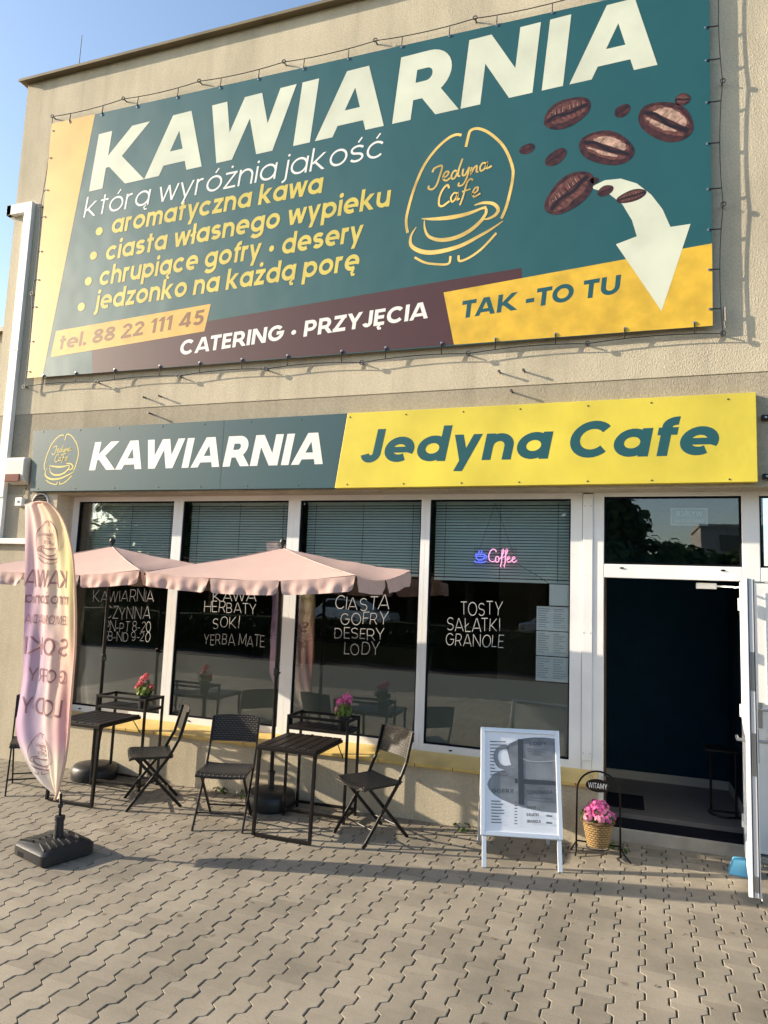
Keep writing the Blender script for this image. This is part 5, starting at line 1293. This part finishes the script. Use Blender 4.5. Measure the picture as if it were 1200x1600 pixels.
for i, (x, y, h, r, s) in enumerate(ROW): tree(s, x, y, h, r, 30 + i, M['tree'] if i % 2 else M['tree2'], 4600)
hb_ = MB(); rnd = random.Random(77)  # far hedge out of view, raised to block bright horizon sky from the panes
for k in range(36): leaf_quads(hb_, (-38 + k * 1.1, -31.8, 1.5), (1.0, 1.7), 420, .22, rnd, .9, .1)
hb_.box(-38.5, 1.8, -32.6, -31.2, 0, 2.9)
tag(hb_.build('hedge', M['hedge']), 'long unseen hedge beyond the road, raised to hide the horizon sky from the panes', 'hedge')
hb_ = MB(); rnd = random.Random(78)  # near hedge added out of view, solid inside, to keep pane reflections dark
for k in range(46): leaf_quads(hb_, (-24 + k * .58, -12.0, .60), (.55, .66), 330, .085, rnd, .9, .1)
hb_.box(-24.4, 2.5, -12.4, -11.75, 0, 1.08)
tag(hb_.build('hedge', M['hedge']), 'unseen waist-high hedge added behind the camera to darken the lower pane reflections', 'hedge')
AP = thing('apartment_block', 'grey flat-roofed apartment block far across the road', 'building', (16, -66, 0))
MB().box(7, 40, -76, -66, 0, 9.2).build('wall', M['block'], AP)
MB().box(6.8, 40.2, -76.2, -65.8, 9.201, 9.5).build('roof', M['concrete'], AP)
for i in range(8):
    for j in range(3): MB().box(8.5 + i * 4, 10.3 + i * 4, -65.99, -65.9, 1.2 + j * 2.9, 2.7 + j * 2.9).build('window', M['darkglass'], AP)
def car(label, x, y, m):
    t = thing('parked_car', label, 'car', (x, y, 0), 0, 'cars parked on the road')
    L = lambda x_, z, d: (x + x_, y + d, z)
    MB().prism([(-2.1, .32), (2.1, .32), (2.15, .6), (2.05, .82), (1.2, .93), (-1.75, .95), (-2.12, .85), (-2.16, .55)], L, -.86, .86).build('body', m, t, bevel=.07)
    MB().prism([(-1.7, .945), (1.15, .925), (.45, 1.40), (-.2, 1.47), (-1.1, 1.43)], L, -.74, .74).build('cabin', m, t, bevel=.05)
    g = MB()
    for s in (-.745, .745): g.prism([(-1.45, .97), (.85, .96), (.38, 1.34), (-.2, 1.39), (-1.0, 1.36)], L, s - .003, s + .003)
    g.build('side_window', M['darkglass'], t)
    g = MB(); g.add([L(1.10, .955, -.62), L(1.10, .955, .62), L(.49, 1.375, .58), L(.49, 1.375, -.58)], [(0, 1, 2, 3)]); g.v = [(a + .012, b_, c_ + .012) for a, b_, c_ in g.v]; g.build('windscreen', M['darkglass'], t)
    for wx in (-1.3, 1.3):
        for s in (-1, 1):
            w_ = MB().lathe([(0, -.10), (.30, -.10), (.33, -.06), (.33, .06), (.30, .10), (0, .10)], (x + wx, y + s * .80, .33), 20, 'y').build('wheel', M['rubber'], t)
            MB().lathe([(0, -.012), (.18, -.012), (.2, .0), (.2, .012), (0, .012)], (x + wx, y + s * .91, .33), 14, 'y').build('rim', M['steel'], w_)
car('silver car parked on the road opposite the ciasta window', -2.2, -25.2, M['car_silver'])
car('white car parked on the road further along the row of trees', -12.5, -25.4, M['car_white'])
